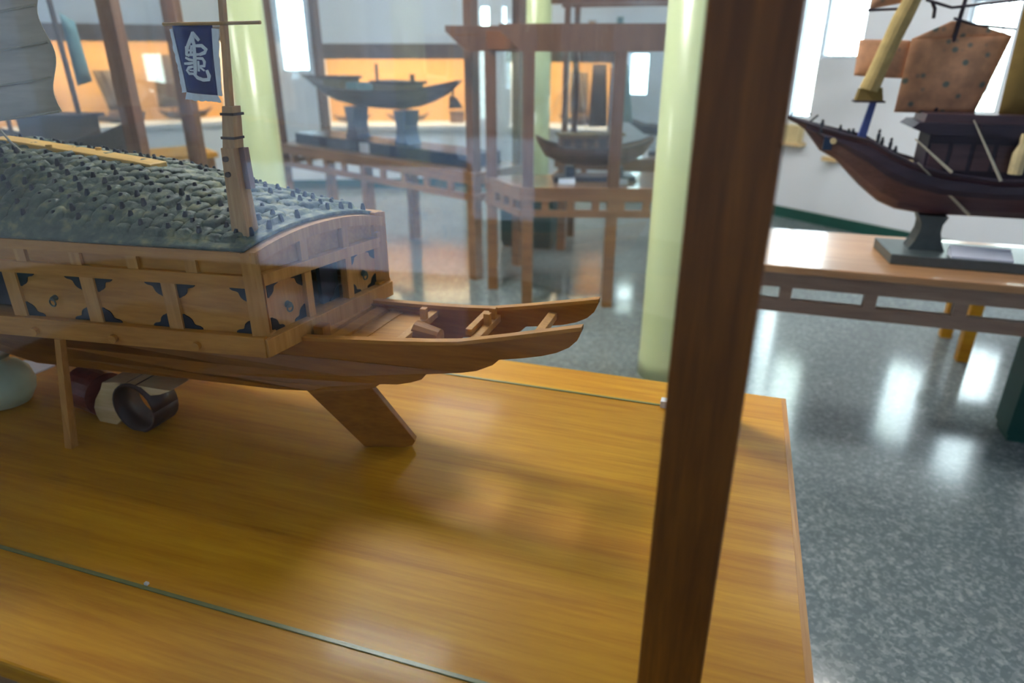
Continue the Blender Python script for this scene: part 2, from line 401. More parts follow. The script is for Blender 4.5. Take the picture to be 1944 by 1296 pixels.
# ------------------------------------------------------------------ display tables / cases (generic, local coordinates)
def apron(mb, a, b, z1, z0, n, th=.03, inset=0, rail=.045, fascia=.06):
    """open-work apron between two plan points: fascia board, lower rail and small uprights"""
    a = Vector((a[0], a[1], 0)); b = Vector((b[0], b[1], 0)); d = (b-a); L = d.length; d.normalize(); nn = Vector((-d.y, d.x, 0))
    def bx(u0, u1, za, zb):
        q = [a+d*u0, a+d*u1, a+d*u1+nn*th, a+d*u0+nn*th]
        mb.hexa([p+Vector((0, 0, za)) for p in q], [p+Vector((0, 0, zb)) for p in q])
    bx(0, L, z1-fascia, z1); bx(0, L, z0, z0+rail)
    for u in (n if isinstance(n, (list, tuple)) else [L*i/n for i in range(1, n)]):
        bx(u-.022, u+.022, z0+rail, z1-fascia)
def leg(x, y, w, z0, z1): return MB().box(x-w/2, x+w/2, y-w/2, y+w/2, z0, z1)

# ---- the main case -------------------------------------------------
X0, X1, Y0, Y1 = -2.45, .176, .416, 1.532
GX0, GX1, GY0, GY1 = -2.27, 0.0, .580, 1.405
case = thing('display_case', 'large oak table case in the foreground with glass walls and dark corner posts', 'display case', (-1.14, .97, 0))
MB().box(X0, X1, Y0, Y1, T-.035, T).build('table_top', M['table'], case, bevel=.004)
MB().box(X1-.009, X1+.0012, Y0+.004, Y1-.004, T-.034, T+.0006).build('edge_lipping', M['lipping'], case, 'worn orange edge strip')
ap = MB()
for a, b, n in (((X0+.02, Y0+.02), (X1-.02, Y0+.02), 8), ((X1-.02, Y0+.02), (X1-.02, Y1-.02), 4), ((X1-.02, Y1-.02), (X0+.02, Y1-.02), 8), ((X0+.02, Y1-.02), (X0+.02, Y0+.02), 4)):
    apron(ap, a, b, T-.035, T-.17, n)
ap.build('apron', M['table2'], case)
for x in (X0+.1, X1-.14):
    for y in (Y0+.1, Y1-.1):
        leg(x, y, .075, 0, T-.035).build('leg', M['post'], case, bevel=.003)
PZ = 1.93
for x in (GX1-.0015, GX0):
    for y0, y1 in ((.56, .627), (1.35, 1.417)):
        MB().box(x-.0335, x+.0335, y0, y1, T, PZ).build('corner_post', M['post'], case, bevel=.0025)
tf = MB()
tf.box(GX0-.06, GX1+.06, .55, .637, PZ, PZ+.08); tf.box(GX0-.06, GX1+.06, 1.34, 1.427, PZ, PZ+.08)
tf.box(GX0-.035, GX0+.035, .637, 1.34, PZ, PZ+.08); tf.box(GX1-.035, GX1+.035, .637, 1.34, PZ, PZ+.08)
tf.build('top_frame', M['post'], case)
for nm, a in (('near', (GX0+.033, GX1-.035, .580, .585)), ('far', (GX0+.033, GX1-.035, 1.403, 1.408)), ('right', (GX1-.003, GX1+.002, .627, 1.35)), ('left', (GX0-.003, GX0+.002, .627, 1.35))):
    MB().box(a[0], a[1], a[2], a[3], T+.0005, PZ-.001).build('glass_pane', M['glass'], case)
    ge = MB()
    if nm in ('near', 'far'): ge.box(a[0], a[1], a[2]-.0006, a[3]+.0006, T-.001, T+.0018)
    else: ge.box(a[0]-.001, a[1]+.001, a[2], a[3], T-.001, T+.0012)
    ge.build('pane_edge', M['glassedge'], case, 'greenish bottom edge of a pane')
MB().box(-.098, -.082, 1.395, 1.416, T, T+.016).build('corner_clip', M['clip'], case, 'white clip by the far post')
MB().box(-.779, -.773, .5855, .590, T+.0022, T+.006).build('glass_clip', M['clip'], case, 'tiny white clip on the near pane')

# ------------------------------------------------------------------ the turtle ship
ship = thing('turtle_ship', 'large cedar model ship with spiked green roof and navy flag inside the foreground case', 'model ship', (-1.2, 1.07, T))
A = Vector((-.752, .909, 0)); Bc = Vector((-.702, 1.263, 0))
se = (Bc-A).normalized(); ne = Vector((se.y, -se.x, 0))
EL = (Bc-A).length
VL = 1.14
def near_xy(v):
    y = .909-.1143*min(v, .6)
    if v > .6: w = v-.6; y -= .1143*w-.1143/.5*w*w*1.0
    return Vector((-.752-.9935*v, y, 0))
def far_xy(v):
    y = 1.263+.10*min(v, .6)
    if v > .6: w = v-.6; y += .10*w-.10/.5*w*w
    return Vector((-.702-.9935*v-.05*min(1, v/VL), y, 0))
def side_pt(fn, sgn, v, z, out):
    a = fn(max(0, v-.01)); b = fn(v+.01); d = (b-a).normalized(); n = Vector((-d.y, d.x, 0))*sgn
    if v < 0: p = fn(0)+ (fn(.02)-fn(0)).normalized()*v
    else: p = fn(v)
    q = p+n*out; q.z = z; return q
def side_box(mb, fn, sgn, v0, v1, z0, z1, o0, o1):
    st = max(1, int((v1-v0)/.06)); rows = []
    for i in range(st+1):
        v = v0+(v1-v0)*i/st
        rows.append([side_pt(fn, sgn, v, z0, o1), side_pt(fn, sgn, v, z1, o1), side_pt(fn, sgn, v, z1, o0), side_pt(fn, sgn, v, z0, o0), side_pt(fn, sgn, v, z0, o1)])
    if sgn < 0: rows = [r[::-1] for r in rows]
    mb.grid(rows); o = len(mb.v)-5*len(rows)
    mb.f.append((o, o+1, o+2, o+3)); e = o+5*st; mb.f.append((e+3, e+2, e+1, e))
    return mb
def end_pt(u, z, out):
    k = .012*(u/.354)*max(0, min(1, (z-1.02)/.1))
    p = A+se*u+ne*out; p.z = z-k; return p
def end_box(mb, u0, u1, z0, z1, o0, o1):
    return mb.hexa([end_pt(u0, z0, o1), end_pt(u1, z0, o1), end_pt(u1, z0, o0), end_pt(u0, z0, o0)],
                   [end_pt(u0, z1, o1), end_pt(u1, z1, o1), end_pt(u1, z1, o0), end_pt(u0, z1, o0)])
SIDES = ((near_xy, 1), (far_xy, -1))
# posts / dividers positions along the side
POST = [.159+.1655*k for k in range(6)]
DIV = [.111+.1155*k for k in range(9)]
BR = [(0, 0), (1, 0), (.98, .12), (.86, .22), (.66, .27), (.56, .34), (.52, .5), (.47, .66), (.34, .82), (.16, .93), (.1, 1), (0, 1)]
for fn, sg in SIDES:
    b = MB(); side_box(b, fn, sg, -.004, VL, 1.0, 1.038, -.03, .012); b.build('bottom_rail', M['ship'], ship, bevel=.0015)
    b = MB(); side_box(b, fn, sg, .0, VL, 1.124, 1.146, -.02, .003); b.build('middle_rail', M['ship'], ship, bevel=.001)
    b = MB(); side_box(b, fn, sg, .0, VL, 1.170, 1.188, -.02, .004); b.build('top_rail', M['ship'], ship, bevel=.001)
    b = MB(); side_box(b, fn, sg, .006, VL, 1.140, 1.175, -.02, -.006); b.build('upper_panel', M['ship'], ship)
    for v in DIV:
        b = MB(); side_box(b, fn, sg, v, v+.022, 1.146, 1.170, -.008, .001); b.build('panel_divider', M['shipz'], ship)
    for v in POST:
        b = MB(); side_box(b, fn, sg, v, v+.028, 1.038, 1.124, -.012, .003); b.build('side_post', M['shipz'], ship)
    vs = [.020]+[x for v in POST for x in (v, v+.028)]+[VL]
    for i in range(0, len(vs), 2):
        v0, v1 = vs[i], vs[i+1]
        if i == 6 and sg > 0:                                   # open gun port, its inner shade painted on a dark sheet
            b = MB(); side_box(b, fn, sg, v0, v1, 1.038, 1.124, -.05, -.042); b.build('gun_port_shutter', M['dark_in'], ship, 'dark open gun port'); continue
        b = MB(); side_box(b, fn, sg, v0, v1, 1.036, 1.126, -.02, -.003)
        pan = b.build('wall_panel', M['ship'], ship)
        if i > 7: continue
        for cu in (0, 1):
            for cz in (0, 1):
                w, h = .036, .027
                poly = []
                for a, c in BR:
                    u = (v0+a*w) if cu == 0 else (v1-a*w); z = (1.0385+c*h) if cz == 0 else (1.1235-c*h)
                    poly.append(side_pt(fn, sg, u, z, -.0028))
                nn = side_pt(fn, sg, (v0+v1)/2, 1, 1)-side_pt(fn, sg, (v0+v1)/2, 1, 0)
                MB().prism(poly, nn*.0015).build('corner_bracket', M['black'], pan, 'black scalloped corner bracket')
        if i == 4:
            c = side_pt(fn, sg, (v0+v1)/2, 1.078, -.002); n3 = side_pt(fn, sg, (v0+v1)/2, 1.078, .006)
            MB().tube([c+(c-n3)*.3, n3], [.006, .004], 10).tube([n3+Vector((.007*math.cos(t), 0, .007*math.sin(t)-.007)) for t in [2*math.pi*q/12 for q in range(13)]], .0016, 6).build('ring_handle', M['handle'], pan, 'small metal ring handle')
# corner posts
for fn, sg in SIDES:
    b = MB(); side_box(b, fn, sg, -.010, .020, 1.036, 1.187, -.026, .008); b.build('corner_post', M['shipz'], ship, bevel=.001)
def arch(u): 
    t = u/.354; q = 1.1845-.013*t+.022*(1-abs(2*t-1)**2.2); return q
# stern end
b = MB(); end_box(b, -.008, .366, 1.0, 1.034, -.03, .012); b.build('bottom_rail', M['shipz'], ship, bevel=.0015)
b = MB(); end_box(b, .012, .340, 1.126, 1.147, -.02, .004); b.build('middle_rail', M['shipz'], ship, bevel=.001)
rows = []
b = MB()
for i in range(24):
    u = -.004+.362*i/23; zt = arch(min(max(u, 0), .354))+.005; zb = zt-.02
    p = [A+se*u+ne*.008+Vector((0, 0, zb)), A+se*u+ne*.008+Vector((0, 0, zt)), A+se*u-ne*.02+Vector((0, 0, zt)), A+se*u-ne*.02+Vector((0, 0, zb))]
    rows.append(p+[p[0]])
b.grid(rows); b.f.append((0, 1, 2, 3)); e = 5*23; b.f.append((e+3, e+2, e+1, e)); b.build('arched_rail', M['shipz'], ship)
b = MB(); up = []
for i in range(24):
    u = .01+.334*i/23; up.append(A+se*u-ne*.013+Vector((0, 0, arch(u)-.010)))
b.prism([A+se*.344-ne*.013+Vector((0, 0, 1.128)), A+se*.01-ne*.013+Vector((0, 0, 1.140))]+up, -ne*.012); b.build('upper_panel', M['ship'], ship)  # darker cedar stands in for shade below the arched rail
for u0, u1 in ((.112, .129), (.229, .246)):
    b = MB(); end_box(b, u0, u1, 1.034, 1.128, -.014, .002); b.build('stern_post', M['shipz'], ship)
    b = MB(); end_box(b, u0, u1, 1.147, arch(u0)-.008, -.010, .0); b.build('panel_divider', M['shipz'], ship)
MB().add([], [])
for u0, u1 in ((.022, .112), (.246, .332)):
    b = MB(); end_box(b, u0, u1, 1.032, 1.130, -.02, -.008); pan = b.build('wall_panel', M['shipz'], ship)
    for cu in (0, 1):
        for cz in (0, 1):
            w, h = .030, .027
            poly = [end_pt((u0+.003+a*w) if cu == 0 else (u1-a*w), (1.0345+c*h) if cz == 0 else (1.1265-c*h), -.0078) for a, c in BR]
            MB().prism(poly, ne*.0015).build('corner_bracket', M['black'], pan, 'black scalloped corner bracket')
    c = end_pt((u0+u1)/2, 1.075, -.006)
    MB().tube([c, c+ne*.008], [.007, .005], 10).tube([c+ne*.006+se*(.007*math.cos(t))+Vector((0, 0, .007*math.sin(t)-.006)) for t in [2*math.pi*q/12 for q in range(13)]], .0016, 6).build('ring_handle', M['handle'], pan, 'small metal ring handle')
# half open door inside the stern opening, shade put into its colour
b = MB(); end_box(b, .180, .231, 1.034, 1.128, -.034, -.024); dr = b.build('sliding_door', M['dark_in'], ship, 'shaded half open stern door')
for cz in (0, 1):
    poly = [end_pt(.229-a*.03, (1.0345+c*.027) if cz == 0 else (1.1265-c*.027), -.0238) for a, c in BR]
    MB().prism(poly, ne*.0015).build('corner_bracket', M['black'], dr)
# inner floor and dark lining of the deck house
b = MB(); b.prism([tuple(near_xy(.02)+Vector((-.0, .03, 1.02))), tuple(far_xy(.02)+Vector((0, -.03, 1.02)))]+[tuple(far_xy(v)+Vector((0, -.03, 1.02))) for v in (.3, .6, .85, VL-.02)]+[tuple(near_xy(v)+Vector((0, .03, 1.02))) for v in (VL-.02, .85, .6, .3)], (0, 0, -.012)); b.build('deck', M['ship'], ship)
a0, a1 = near_xy(VL), far_xy(VL)
b = MB(); b.hexa([a0+Vector((-.01, 0, 1.0)), a0+Vector((.01, 0, 1.0)), a1+Vector((.01, 0, 1.0)), a1+Vector((-.01, 0, 1.0))], [a0+Vector((-.01, 0, 1.19)), a0+Vector((.01, 0, 1.19)), a1+Vector((.01, 0, 1.19)), a1+Vector((-.01, 0, 1.19))]); b.build('bow_wall', M['ship'], ship)

# roof : height field with rough plates
def crown(v):
    c = .022+.19*v if v < .36 else .0904+.09*(v-.36)
    if v > .75: c = min(c, .1255-.22*(v-.75)**1.0*.6)
    return c
def roof_z(v, t):
    e = 1.1895*(1-t)+(1.176+.012*min(1, v/.4))*t
    return e+crown(v)*(1-abs(2*t-1)**2.2)
def roof_pt(v, t, dz=0):
    a = side_pt(near_xy, 1, v, 0, .006); c = side_pt(far_xy, -1, v, 0, .006)
    p = a.lerp(c, t); p.z = roof_z(max(v, 0), t)+dz; return p
PU, PV = .033, .029
def plate(v, t, wid):
    s = t*wid; row = round(v/PV); s2 = s+(row % 2)*PU/2
    col = round(s2/PU); dv = (v-row*PV)/PV; ds = (s2-col*PU)/PU
    rnd = math.sin(row*12.9898+col*78.233)*43758.5453; rnd -= math.floor(rnd)
    h = max(0, min(1, 1.6-abs(dv*2)**3*1.3-abs(ds*2)**3*1.3))
    return (.0015+.006*rnd)*h+ .006*(.5-dv)*h*rnd
NV, NT = 330, 130
rows = []
for i in range(NV):
    v = .012+(VL-.014)*i/(NV-1); a = roof_pt(v, 0); c = roof_pt(v, 1); wid = (c-a).length; r = []
    for j in range(NT):
        t = j/(NT-1)
        m = .0 if (t*wid < .022 or (1-t)*wid < .022 or v < .034) else 1
        r.append(roof_pt(v, t, plate(v, t, wid)*m+random.uniform(-.0009, .0009)*m))
    rows.append(r)
b = MB(); b.grid(rows)
rf = b.build('roof', M['roof'], ship, 'grey-green plated shell roof', smooth=True)
md = rf.modifiers.new('thickness', 'SOLIDIFY'); md.thickness = .006; md.offset = -1
# spikes
cand = []
CAM = Vector((0, 0, 1.5))
row = 1
while row*PV < VL-.03:
    v = row*PV; a = roof_pt(v, 0); c = roof_pt(v, 1); wid = (c-a).length
    k = 0
    while True:
        s = k*PU-(row % 2)*PU/2; k += 1
        if s > wid-.024: break
        if s < .026: continue
        t = s/wid
        if abs(t-.5)*wid < .036: continue
        p = roof_pt(v, t, .004); p.x += random.uniform(-.005, .005); p.y += random.uniform(-.005, .005)
        cand.append(((p-CAM).length, v, t, p))
    row += 1
cand.sort(key=lambda q: (q[0]+(.6 if q[2] > .62 and q[1] > .2 else 0)+(1.0 if q[1] > .75 else 0)))
def spike(mb, p):
    tl = Vector((random.uniform(-.12, .12), random.uniform(-.12, .12), 1)).normalized()
    mb.tube([p-tl*.005, p+tl*.008, p+tl*.0158], [.0054, .0049, .0026], 8)
rest = MB()
for i, (d, v, t, p) in enumerate(cand):
    if i < 100:
        m_ = MB(); spike(m_, p); m_.build('roof_spike', M['spike'], ship)
    else: spike(rest, p)
rs = rest.build('roof_spikes', M['spike'], ship, 'further dark iron spikes over the roof'); rs['kind'] = 'stuff'
# ridge beam lying along the crown
def ridge_pt(v, off, dz): 
    p = roof_pt(v, .5); p.y += off; p.z += dz; return p
b = MB(); rows = []
vs_ = [.355+.04*i for i in range(14)]
for v in vs_:
    q = [ridge_pt(v, -.022, .002), ridge_pt(v, -.022, .017), ridge_pt(v, .022, .017), ridge_pt(v, .022, .002)]; rows.append(q+[q[0]])
b.grid(rows); b.f.append((0, 1, 2, 3)); e = 5*(len(rows)-1); b.f.append((e+3, e+2, e+1, e))
rb = b.build('ridge_beam', M['ridge'], ship, 'pale yellow beam along the roof ridge', bevel=.002)
for v, o in ((.52, .020), (.60, -.022), (.76, -.022), (.84, .020)):
    p = ridge_pt(v, o, .012); MB().tube([p-Vector((0, 0, .012)), p+Vector((0, 0, .010))], .006, 10).build('peg', M['ridge'], rb)

# hull: clinker strakes with rounded stern ends
def hull_side(y_of, sg, ztop, strakes, nm):
    for k, poly in enumerate(strakes):
        off = .003*k
        pts = [Vector((x, y_of(x)+sg*off, z)) for x, z in poly]
        bm = MB(); n = len(pts)
        th = sg*.012
        f = [p for p in pts]; g = [p+Vector((0, th, 0)) for p in pts]
        bm.v = [tuple(p) for p in f+g]
        bm.f = [tuple(range(n)) if sg > 0 else tuple(range(n-1, -1, -1)), tuple(range(2*n-1, n-1, -1)) if sg > 0 else tuple(range(n, 2*n))]
        for i in range(n):
            j = (i+1) % n; bm.f.append((j, i, n+i, n+j) if sg > 0 else (i, j, n+j, n+i))
        bm.build(nm, M['shiphull'], ship)
def lerp_tab(tab, x):
    if x <= tab[0][0]: return tab[0][1]
    for (a, b), (c, d) in zip(tab, tab[1:]):
        if x <= c: return b+(d-b)*(x-a)/(c-a)
    return tab[-1][1]
ny = [(-1.95, 1.00), (-1.6, .915), (-1.317, .915), (-.76, .98), (-.208, 1.015)]
fy = [(-1.95, 1.16), (-1.6, 1.27), (-1.3, 1.27), (-.715, 1.21), (-.2, 1.166)]
top = [(-1.95, 1.06), (-1.75, 1.02), (-1.4, 1.002), (-.9, 1.002), (-.751, 1.005), (-.65, 1.011), (-.549, 1.018), (-.477, 1.024), (-.424, 1.03), (-.341, 1.048), (-.277, 1.063), (-.209, 1.079)]
s1l = [(-.209, 1.074), (-.216, 1.056), (-.229, 1.042), (-.25, 1.03), (-.276, 1.021), (-.31, 1.013), (-.348, 1.006), (-.42, .995), (-.485, .985), (-.641, .972), (-.756, .968), (-.9, .966), (-1.4, .966), (-1.75, .985), (-1.95, 1.03)]
s2l = [(-.348, 1.008), (-.362, .994), (-.392, .979), (-.42, .972), (-.444, .968), (-.486, .961), (-.56, .948), (-.645, .938), (-.761, .933), (-.9, .930), (-1.4, .932), (-1.72, .955), (-1.9, 1.0)]
s3l = [(-.486, .963), (-.497, .949), (-.519, .94), (-.545, .933), (-.574, .93), (-.63, .919), (-.686, .911), (-.806, .904), (-1.0, .898), (-1.4, .90), (-1.68, .925), (-1.85, .97)]
s4l = [(-.578, .931), (-.592, .920), (-.617, .914), (-.645, .907), (-.676, .902), (-.731, .895), (-.81, .884), (-1.0, .874), (-1.4, .872), (-1.64, .895), (-1.8, .94)]
def strake(upper, lower, x_end):
    up = [p for p in upper if p[0] <= x_end+1e-6]
    return up+[p for p in lower]
S1 = top+s1l
S2 = [p for p in s1l[::-1] if p[0] <= -.347]+s2l
S3 = [p for p in s2l[::-1] if p[0] <= -.485]+s3l
S4 = [p for p in s3l[::-1] if p[0] <= -.572]+s4l
def inward(tab, sg, amt):
    def f(x):
        w = max(0, min(1, (-.72-x)/.25))
        return lerp_tab(tab, x)+sg*amt*w
    return f
for tab, sg, nm in ((ny, 1, 'hull_strake'), (fy, -1, 'hull_strake')):
    for k, S_ in enumerate((S1, S2, S3, S4)):
        f = inward(tab, sg, .012*k)
        hull_side(f, sg, None, [S_], nm)
    # gunwale cap
    c = MB(); rows = []
    for x, z in top[4:]:
        y = lerp_tab(tab, x); q = [(x, y-sg*.003, z-.004), (x, y-sg*.003, z+.003), (x, y+sg*.013, z+.003), (x, y+sg*.013, z-.004)]
        rows.append(q+[q[0]])
    c.grid(rows if sg > 0 else [r[::-1] for r in rows]); c.f.append((0, 1, 2, 3)); e = 5*(len(rows)-1); c.f.append((e+3, e+2, e+1, e))
    c.build('gunwale', M['ship'], ship)
# hull bottom shell with keel
b = MB(); rows = []
for x, z in ((-.60, .917), (-.70, .902), (-.81, .886), (-1.0, .876), (-1.4, .874), (-1.64, .897), (-1.8, .942)):
    n_, f_ = lerp_tab(ny, x)+.05, lerp_tab(fy, x)-.05
    rows.append([(x, n_, z+.004), (x, n_+.02, z-.006), (x, (n_+f_)/2, z-.012), (x, f_-.02, z-.006), (x, f_, z+.004)])
b.grid(rows); b.build('hull_bottom', M['shiphull'], ship, solid=.01)
# stern deck between the wings
b = MB(); b.prism([(-.76, .99, .975), (-.555, 1.0, .985), (-.555, 1.185, .985), (-.72, 1.20, .975)], (0, 0, .012)); b.build('stern_deck', M['ship'], ship)
for k in range(4):
    x = -.735+.036*k; MB().hexa([(x, .995, .988), (x+.026, .995, .988), (x+.036, 1.195, .988), (x+.01, 1.195, .988)], [(x, .995, 1.002-.003*k), (x+.026, .995, 1.001-.003*k), (x+.036, 1.195, 1.001-.003*k), (x+.01, 1.195, 1.002-.003*k)]).build('deck_plank', M['ship'], ship)
MB().box(-.72, -.70, 1.005, 1.03, .99, 1.022).build('bitt', M['shiphull'], ship)
def beam(x, y0, y1, z0, z1, w=.016): return MB().hexa([(x-w/2, y0, z0), (x+w/2, y0, z0), (x+w/2, y1, z0), (x-w/2, y1, z0)], [(x-w/2, y0, z1), (x+w/2, y0, z1), (x+w/2, y1, z1), (x-w/2, y1, z1)])
for x, z, pegs in ((-.552, .996, True), (-.412, 1.008, True), (-.296, 1.030, False)):
    bm_ = beam(x, lerp_tab(ny, x)+.004, lerp_tab(fy, x)-.004, z, z+.014).build('cross_beam', M['shipz'], ship, bevel=.001)
    if pegs:
        for y in (1.135,) if x < -.5 else (1.118, 1.15):
            MB().box(x-.006, x+.006, y-.006, y+.006, z+.014, z+.036).build('peg', M['ship'], bm_)
        if x > -.5: MB().box(x-.022, x-.010, 1.06, 1.16, z+.012, z+.024).build('tiller_block', M['ship'], bm_)
MB().tube([(-.55, 1.09, .992), (-.50, 1.09, .988)], [.03, .022], 16).build('rudder_head', M['shiphull'], ship)
# rudder
p0 = Vector((-.66, 1.035, 0)); q0 = Vector((-.555, 1.065, 0)); d_ = (q0-p0).normalized(); nr = Vector((-d_.y, d_.x, 0))
def rp(x, z): return p0+d_*((x-p0.x)/d_.x)+Vector((0, 0, z))
b = MB(); b.prism([rp(-.772, .90), rp(-.655, .752), rp(-.575, .752), rp(-.560, .757), rp(-.553, .768), rp(-.64, .905)], nr*.018); b.build('rudder', M['shiphull'], ship, 'broad slanted rudder blade resting on the table', bevel=.0015)
# oar under the side rail
b = MB(); b.hexa([(-1.239, .845, T), (-1.221, .845, T), (-1.221, .861, T), (-1.239, .861, T)], [(-1.181, .846, 1.0), (-1.167, .846, 1.0), (-1.167, .858, 1.0), (-1.181, .858, 1.0)]); b.build('oar', M['shipz'], ship, 'slim square oar standing on the table')
for v in (.13, .30, .47, .64, .81):
    c = side_pt(near_xy, 1, v, 1.013, .010); n3 = side_pt(near_xy, 1, v, 1.013, .02)
    MB().tube([c, n3], .008, 10).build('rail_dowel', M['ship'], ship)

# mast with its tabernacle
MX, MY = -.794, .951
b = MB(); w = .0165
b.hexa([(MX-w, MY-w, 1.185), (MX+w, MY-w, 1.185), (MX+w, MY+w, 1.185), (MX-w, MY+w, 1.185)], [(MX-w+.003, MY-w+.004, 1.352), (MX+w-.005, MY-w+.004, 1.352), (MX+w-.005, MY+w-.004, 1.352), (MX-w+.003, MY+w-.004, 1.352)])
ma = b.build('mast', M['mast'], ship, 'square pale wooden mast block', bevel=.001)
MB().hexa([(MX-.010, MY-.011, 1.352), (MX+.014, MY-.011, 1.352), (MX+.014, MY+.011, 1.352), (MX-.010, MY+.011, 1.352)], [(MX+.000, MY-.009, 1.417), (MX+.020, MY-.009, 1.417), (MX+.020, MY+.011, 1.417), (MX+.000, MY+.011, 1.417)]).build('upper_mast', M['mast'], ma)
MB().hexa([(MX+.002, MY-.005, 1.41), (MX+.012, MY-.005, 1.41), (MX+.012, MY+.005, 1.41), (MX+.002, MY+.005, 1.41)], [(MX+.035, MY-.0035, 1.70), (MX+.042, MY-.0035, 1.70), (MX+.042, MY+.0035, 1.70), (MX+.035, MY+.0035, 1.70)]).build('pole', M['mast'], ma)
for z, xo in ((1.366, .003), (1.403, .009)):
    MB().box(MX+xo-.0125, MX+xo+.0135, MY-.0125, MY+.0135, z, z+.004).build('lashing', M['cord'], ma)
for z in (1.31, 1.335):
    MB().tube([(MX-.004, MY-w+.0045, z), (MX-.004, MY-w-.002, z)], .0045, 10).build('dowel', M['cord'], ma)
MB().hexa([(MX+w-.004, MY+.000, 1.285), (MX+w+.008, MY+.000, 1.285), (MX+w+.008, MY+.012, 1.285), (MX+w-.004, MY+.012, 1.285)], [(MX+w-.006, MY+.000, 1.352), (MX+w+.006, MY+.000, 1.352), (MX+w+.006, MY+.012, 1.352), (MX+w-.006, MY+.012, 1.352)]).build('side_slat', M['mastdark'], ma)
# flag yard, flag with its painted character
FY = .942
MB().tube([(-.880, FY, 1.5365), (-.792, FY, 1.5365), (-.70, FY, 1.5372)], .0026, 8).build('flag_yard', M['bamboo'], ship)
ry = [(.0, -.0125), (.1, .000), (.5, .004)]
def flag_pt(s, h, o=0):            # s 0..1 across, h 0..1 downward
    x = -.862+.075*s*(1-.16*h)+.004*h*(1-s); z = 1.534-.097*h-.004*h*s
    y = FY-.001+.0035*math.sin(s*5+h*2.5)*h-o
    return Vector((x, y, z))
b = MB(); b.grid([[flag_pt(i/10, j/12) for j in range(13)] for i in range(11)]); fo = b.build('flag', M['navy'], ship, 'navy blue flag with white border and character', smooth=True, solid=.0012)
def fringe(fun, n):
    b = MB(); b.grid([[fun(i/n, 0), fun(i/n, .5), fun(i/n, 1)] for i in range(n+1)]); b.build('fringe', M['white'], fo, 'white frayed border', solid=.001)
rr_ = random.Random(3)
jit = [rr_.uniform(-.0012, .0012) for _ in range(40)]
fringe(lambda a, w: flag_pt(0, .04+.96*a)+Vector((-.0085*w*(.6+.5*a)+jit[int(a*18)]*w, -.0012, -.001*w)), 18)
fringe(lambda a, w: flag_pt(1, .04+.96*a)+Vector((.012*w*(1.1-.5*a)+jit[int(a*18)+18]*w, -.0012, -.001*w)), 18)
fringe(lambda a, w: flag_pt(a, 1)+Vector((.010*(a-.5)*w, -.0012, -.0105*w+jit[int(a*16)]*w)), 16)
STROKES = [([(430, 268), (395, 340), (350, 420), (322, 500)], 34), ([(430, 268), (470, 320), (498, 352)], 34), ([(420, 320), (425, 380)], 46),
           ([(455, 415), (530, 412), (582, 455), (560, 490), (500, 512)], 34), ([(398, 415), (385, 470), (378, 520)], 26), ([(328, 430), (322, 520), (350, 530)], 30),
           ([(345, 468), (440, 470)], 22), ([(315, 522), (430, 515), (520, 508)], 26), ([(432, 380), (430, 560), (426, 690), (420, 745)], 40),
           ([(455, 556), (530, 556), (552, 590), (545, 640), (470, 648)], 28), ([(305, 556), (350, 575), (400, 580)], 26), ([(280, 625), (340, 622), (405, 612)], 28),
           ([(390, 655), (330, 670), (302, 705), (330, 740), (395, 738)], 28), ([(345, 700), (400, 700)], 20), ([(475, 590), (474, 700)], 26), ([(475, 648), (540, 690)], 22),
           ([(405, 742), (450, 780), (520, 800), (580, 792), (590, 750), (572, 690)], 34)]
eb = MB()
for pts, wd in STROKES:
    n = len(pts); L = []
    for k, (x, y) in enumerate(pts):
        xa, ya = pts[max(k-1, 0)]; xb, yb = pts[min(k+1, n-1)]; l = math.hypot(xb-xa, yb-ya); tx, ty = (xb-xa)/l, (yb-ya)/l
        ww = wd*(.95 if k in (0, n-1) else 1.22)/2
        if k == 0: x, y = x-tx*6, y-ty*6
        if k == n-1: x, y = x+tx*6, y+ty*6
        r = []
        for q in (-1, 1):
            px, py = x-ty*ww*q, y+tx*ww*q
            hh = (py-190)/780; lx = 185+70*hh; rx = 665-5*hh
            r.append(flag_pt((px-lx)/(rx-lx), hh, .0014))
        L.append(r)
    eb.grid(L)
eb.build('emblem', M['white'], fo, 'white brush character', solid=.0008)
# big battened sail over the roof
SY = 1.05
def sail_pt(a, h, bul=1):
    x = -2.0+.735*a+.03*h*a; z = 1.335+.055*a*a+.44*h*(1-.02*a)
    y = SY-.035*math.sin(math.pi*a)*bul-.01*math.sin(h*20)*bul
    return Vector((x, y, z))
b = MB(); b.grid([[sail_pt(i/14, j/40) for j in range(41)] for i in range(15)]); sl = b.build('sail', M['sail'], ship, 'pale battened linen sail', smooth=True, solid=.002)
for k in range(8):
    h = k/7; MB().tube([sail_pt(i/14, h)+Vector((0, -.005, 0)) for i in range(15)], .0024, 6).build('batten', M['rope'], sl)
MB().tube([(-1.50, 1.0, 1.5), (-1.46, 1.01, 1.44), (-1.40, 1.03, 1.33), (-1.39, 1.04, 1.31)], .0022, 6).build('sail_rope', M['rope'], ship)
MB().tube([(-1.62, 1.09, 1.28), (-1.62, 1.09, 1.86)], [.013, .009], 12).build('mainmast', M['mast'], ship)

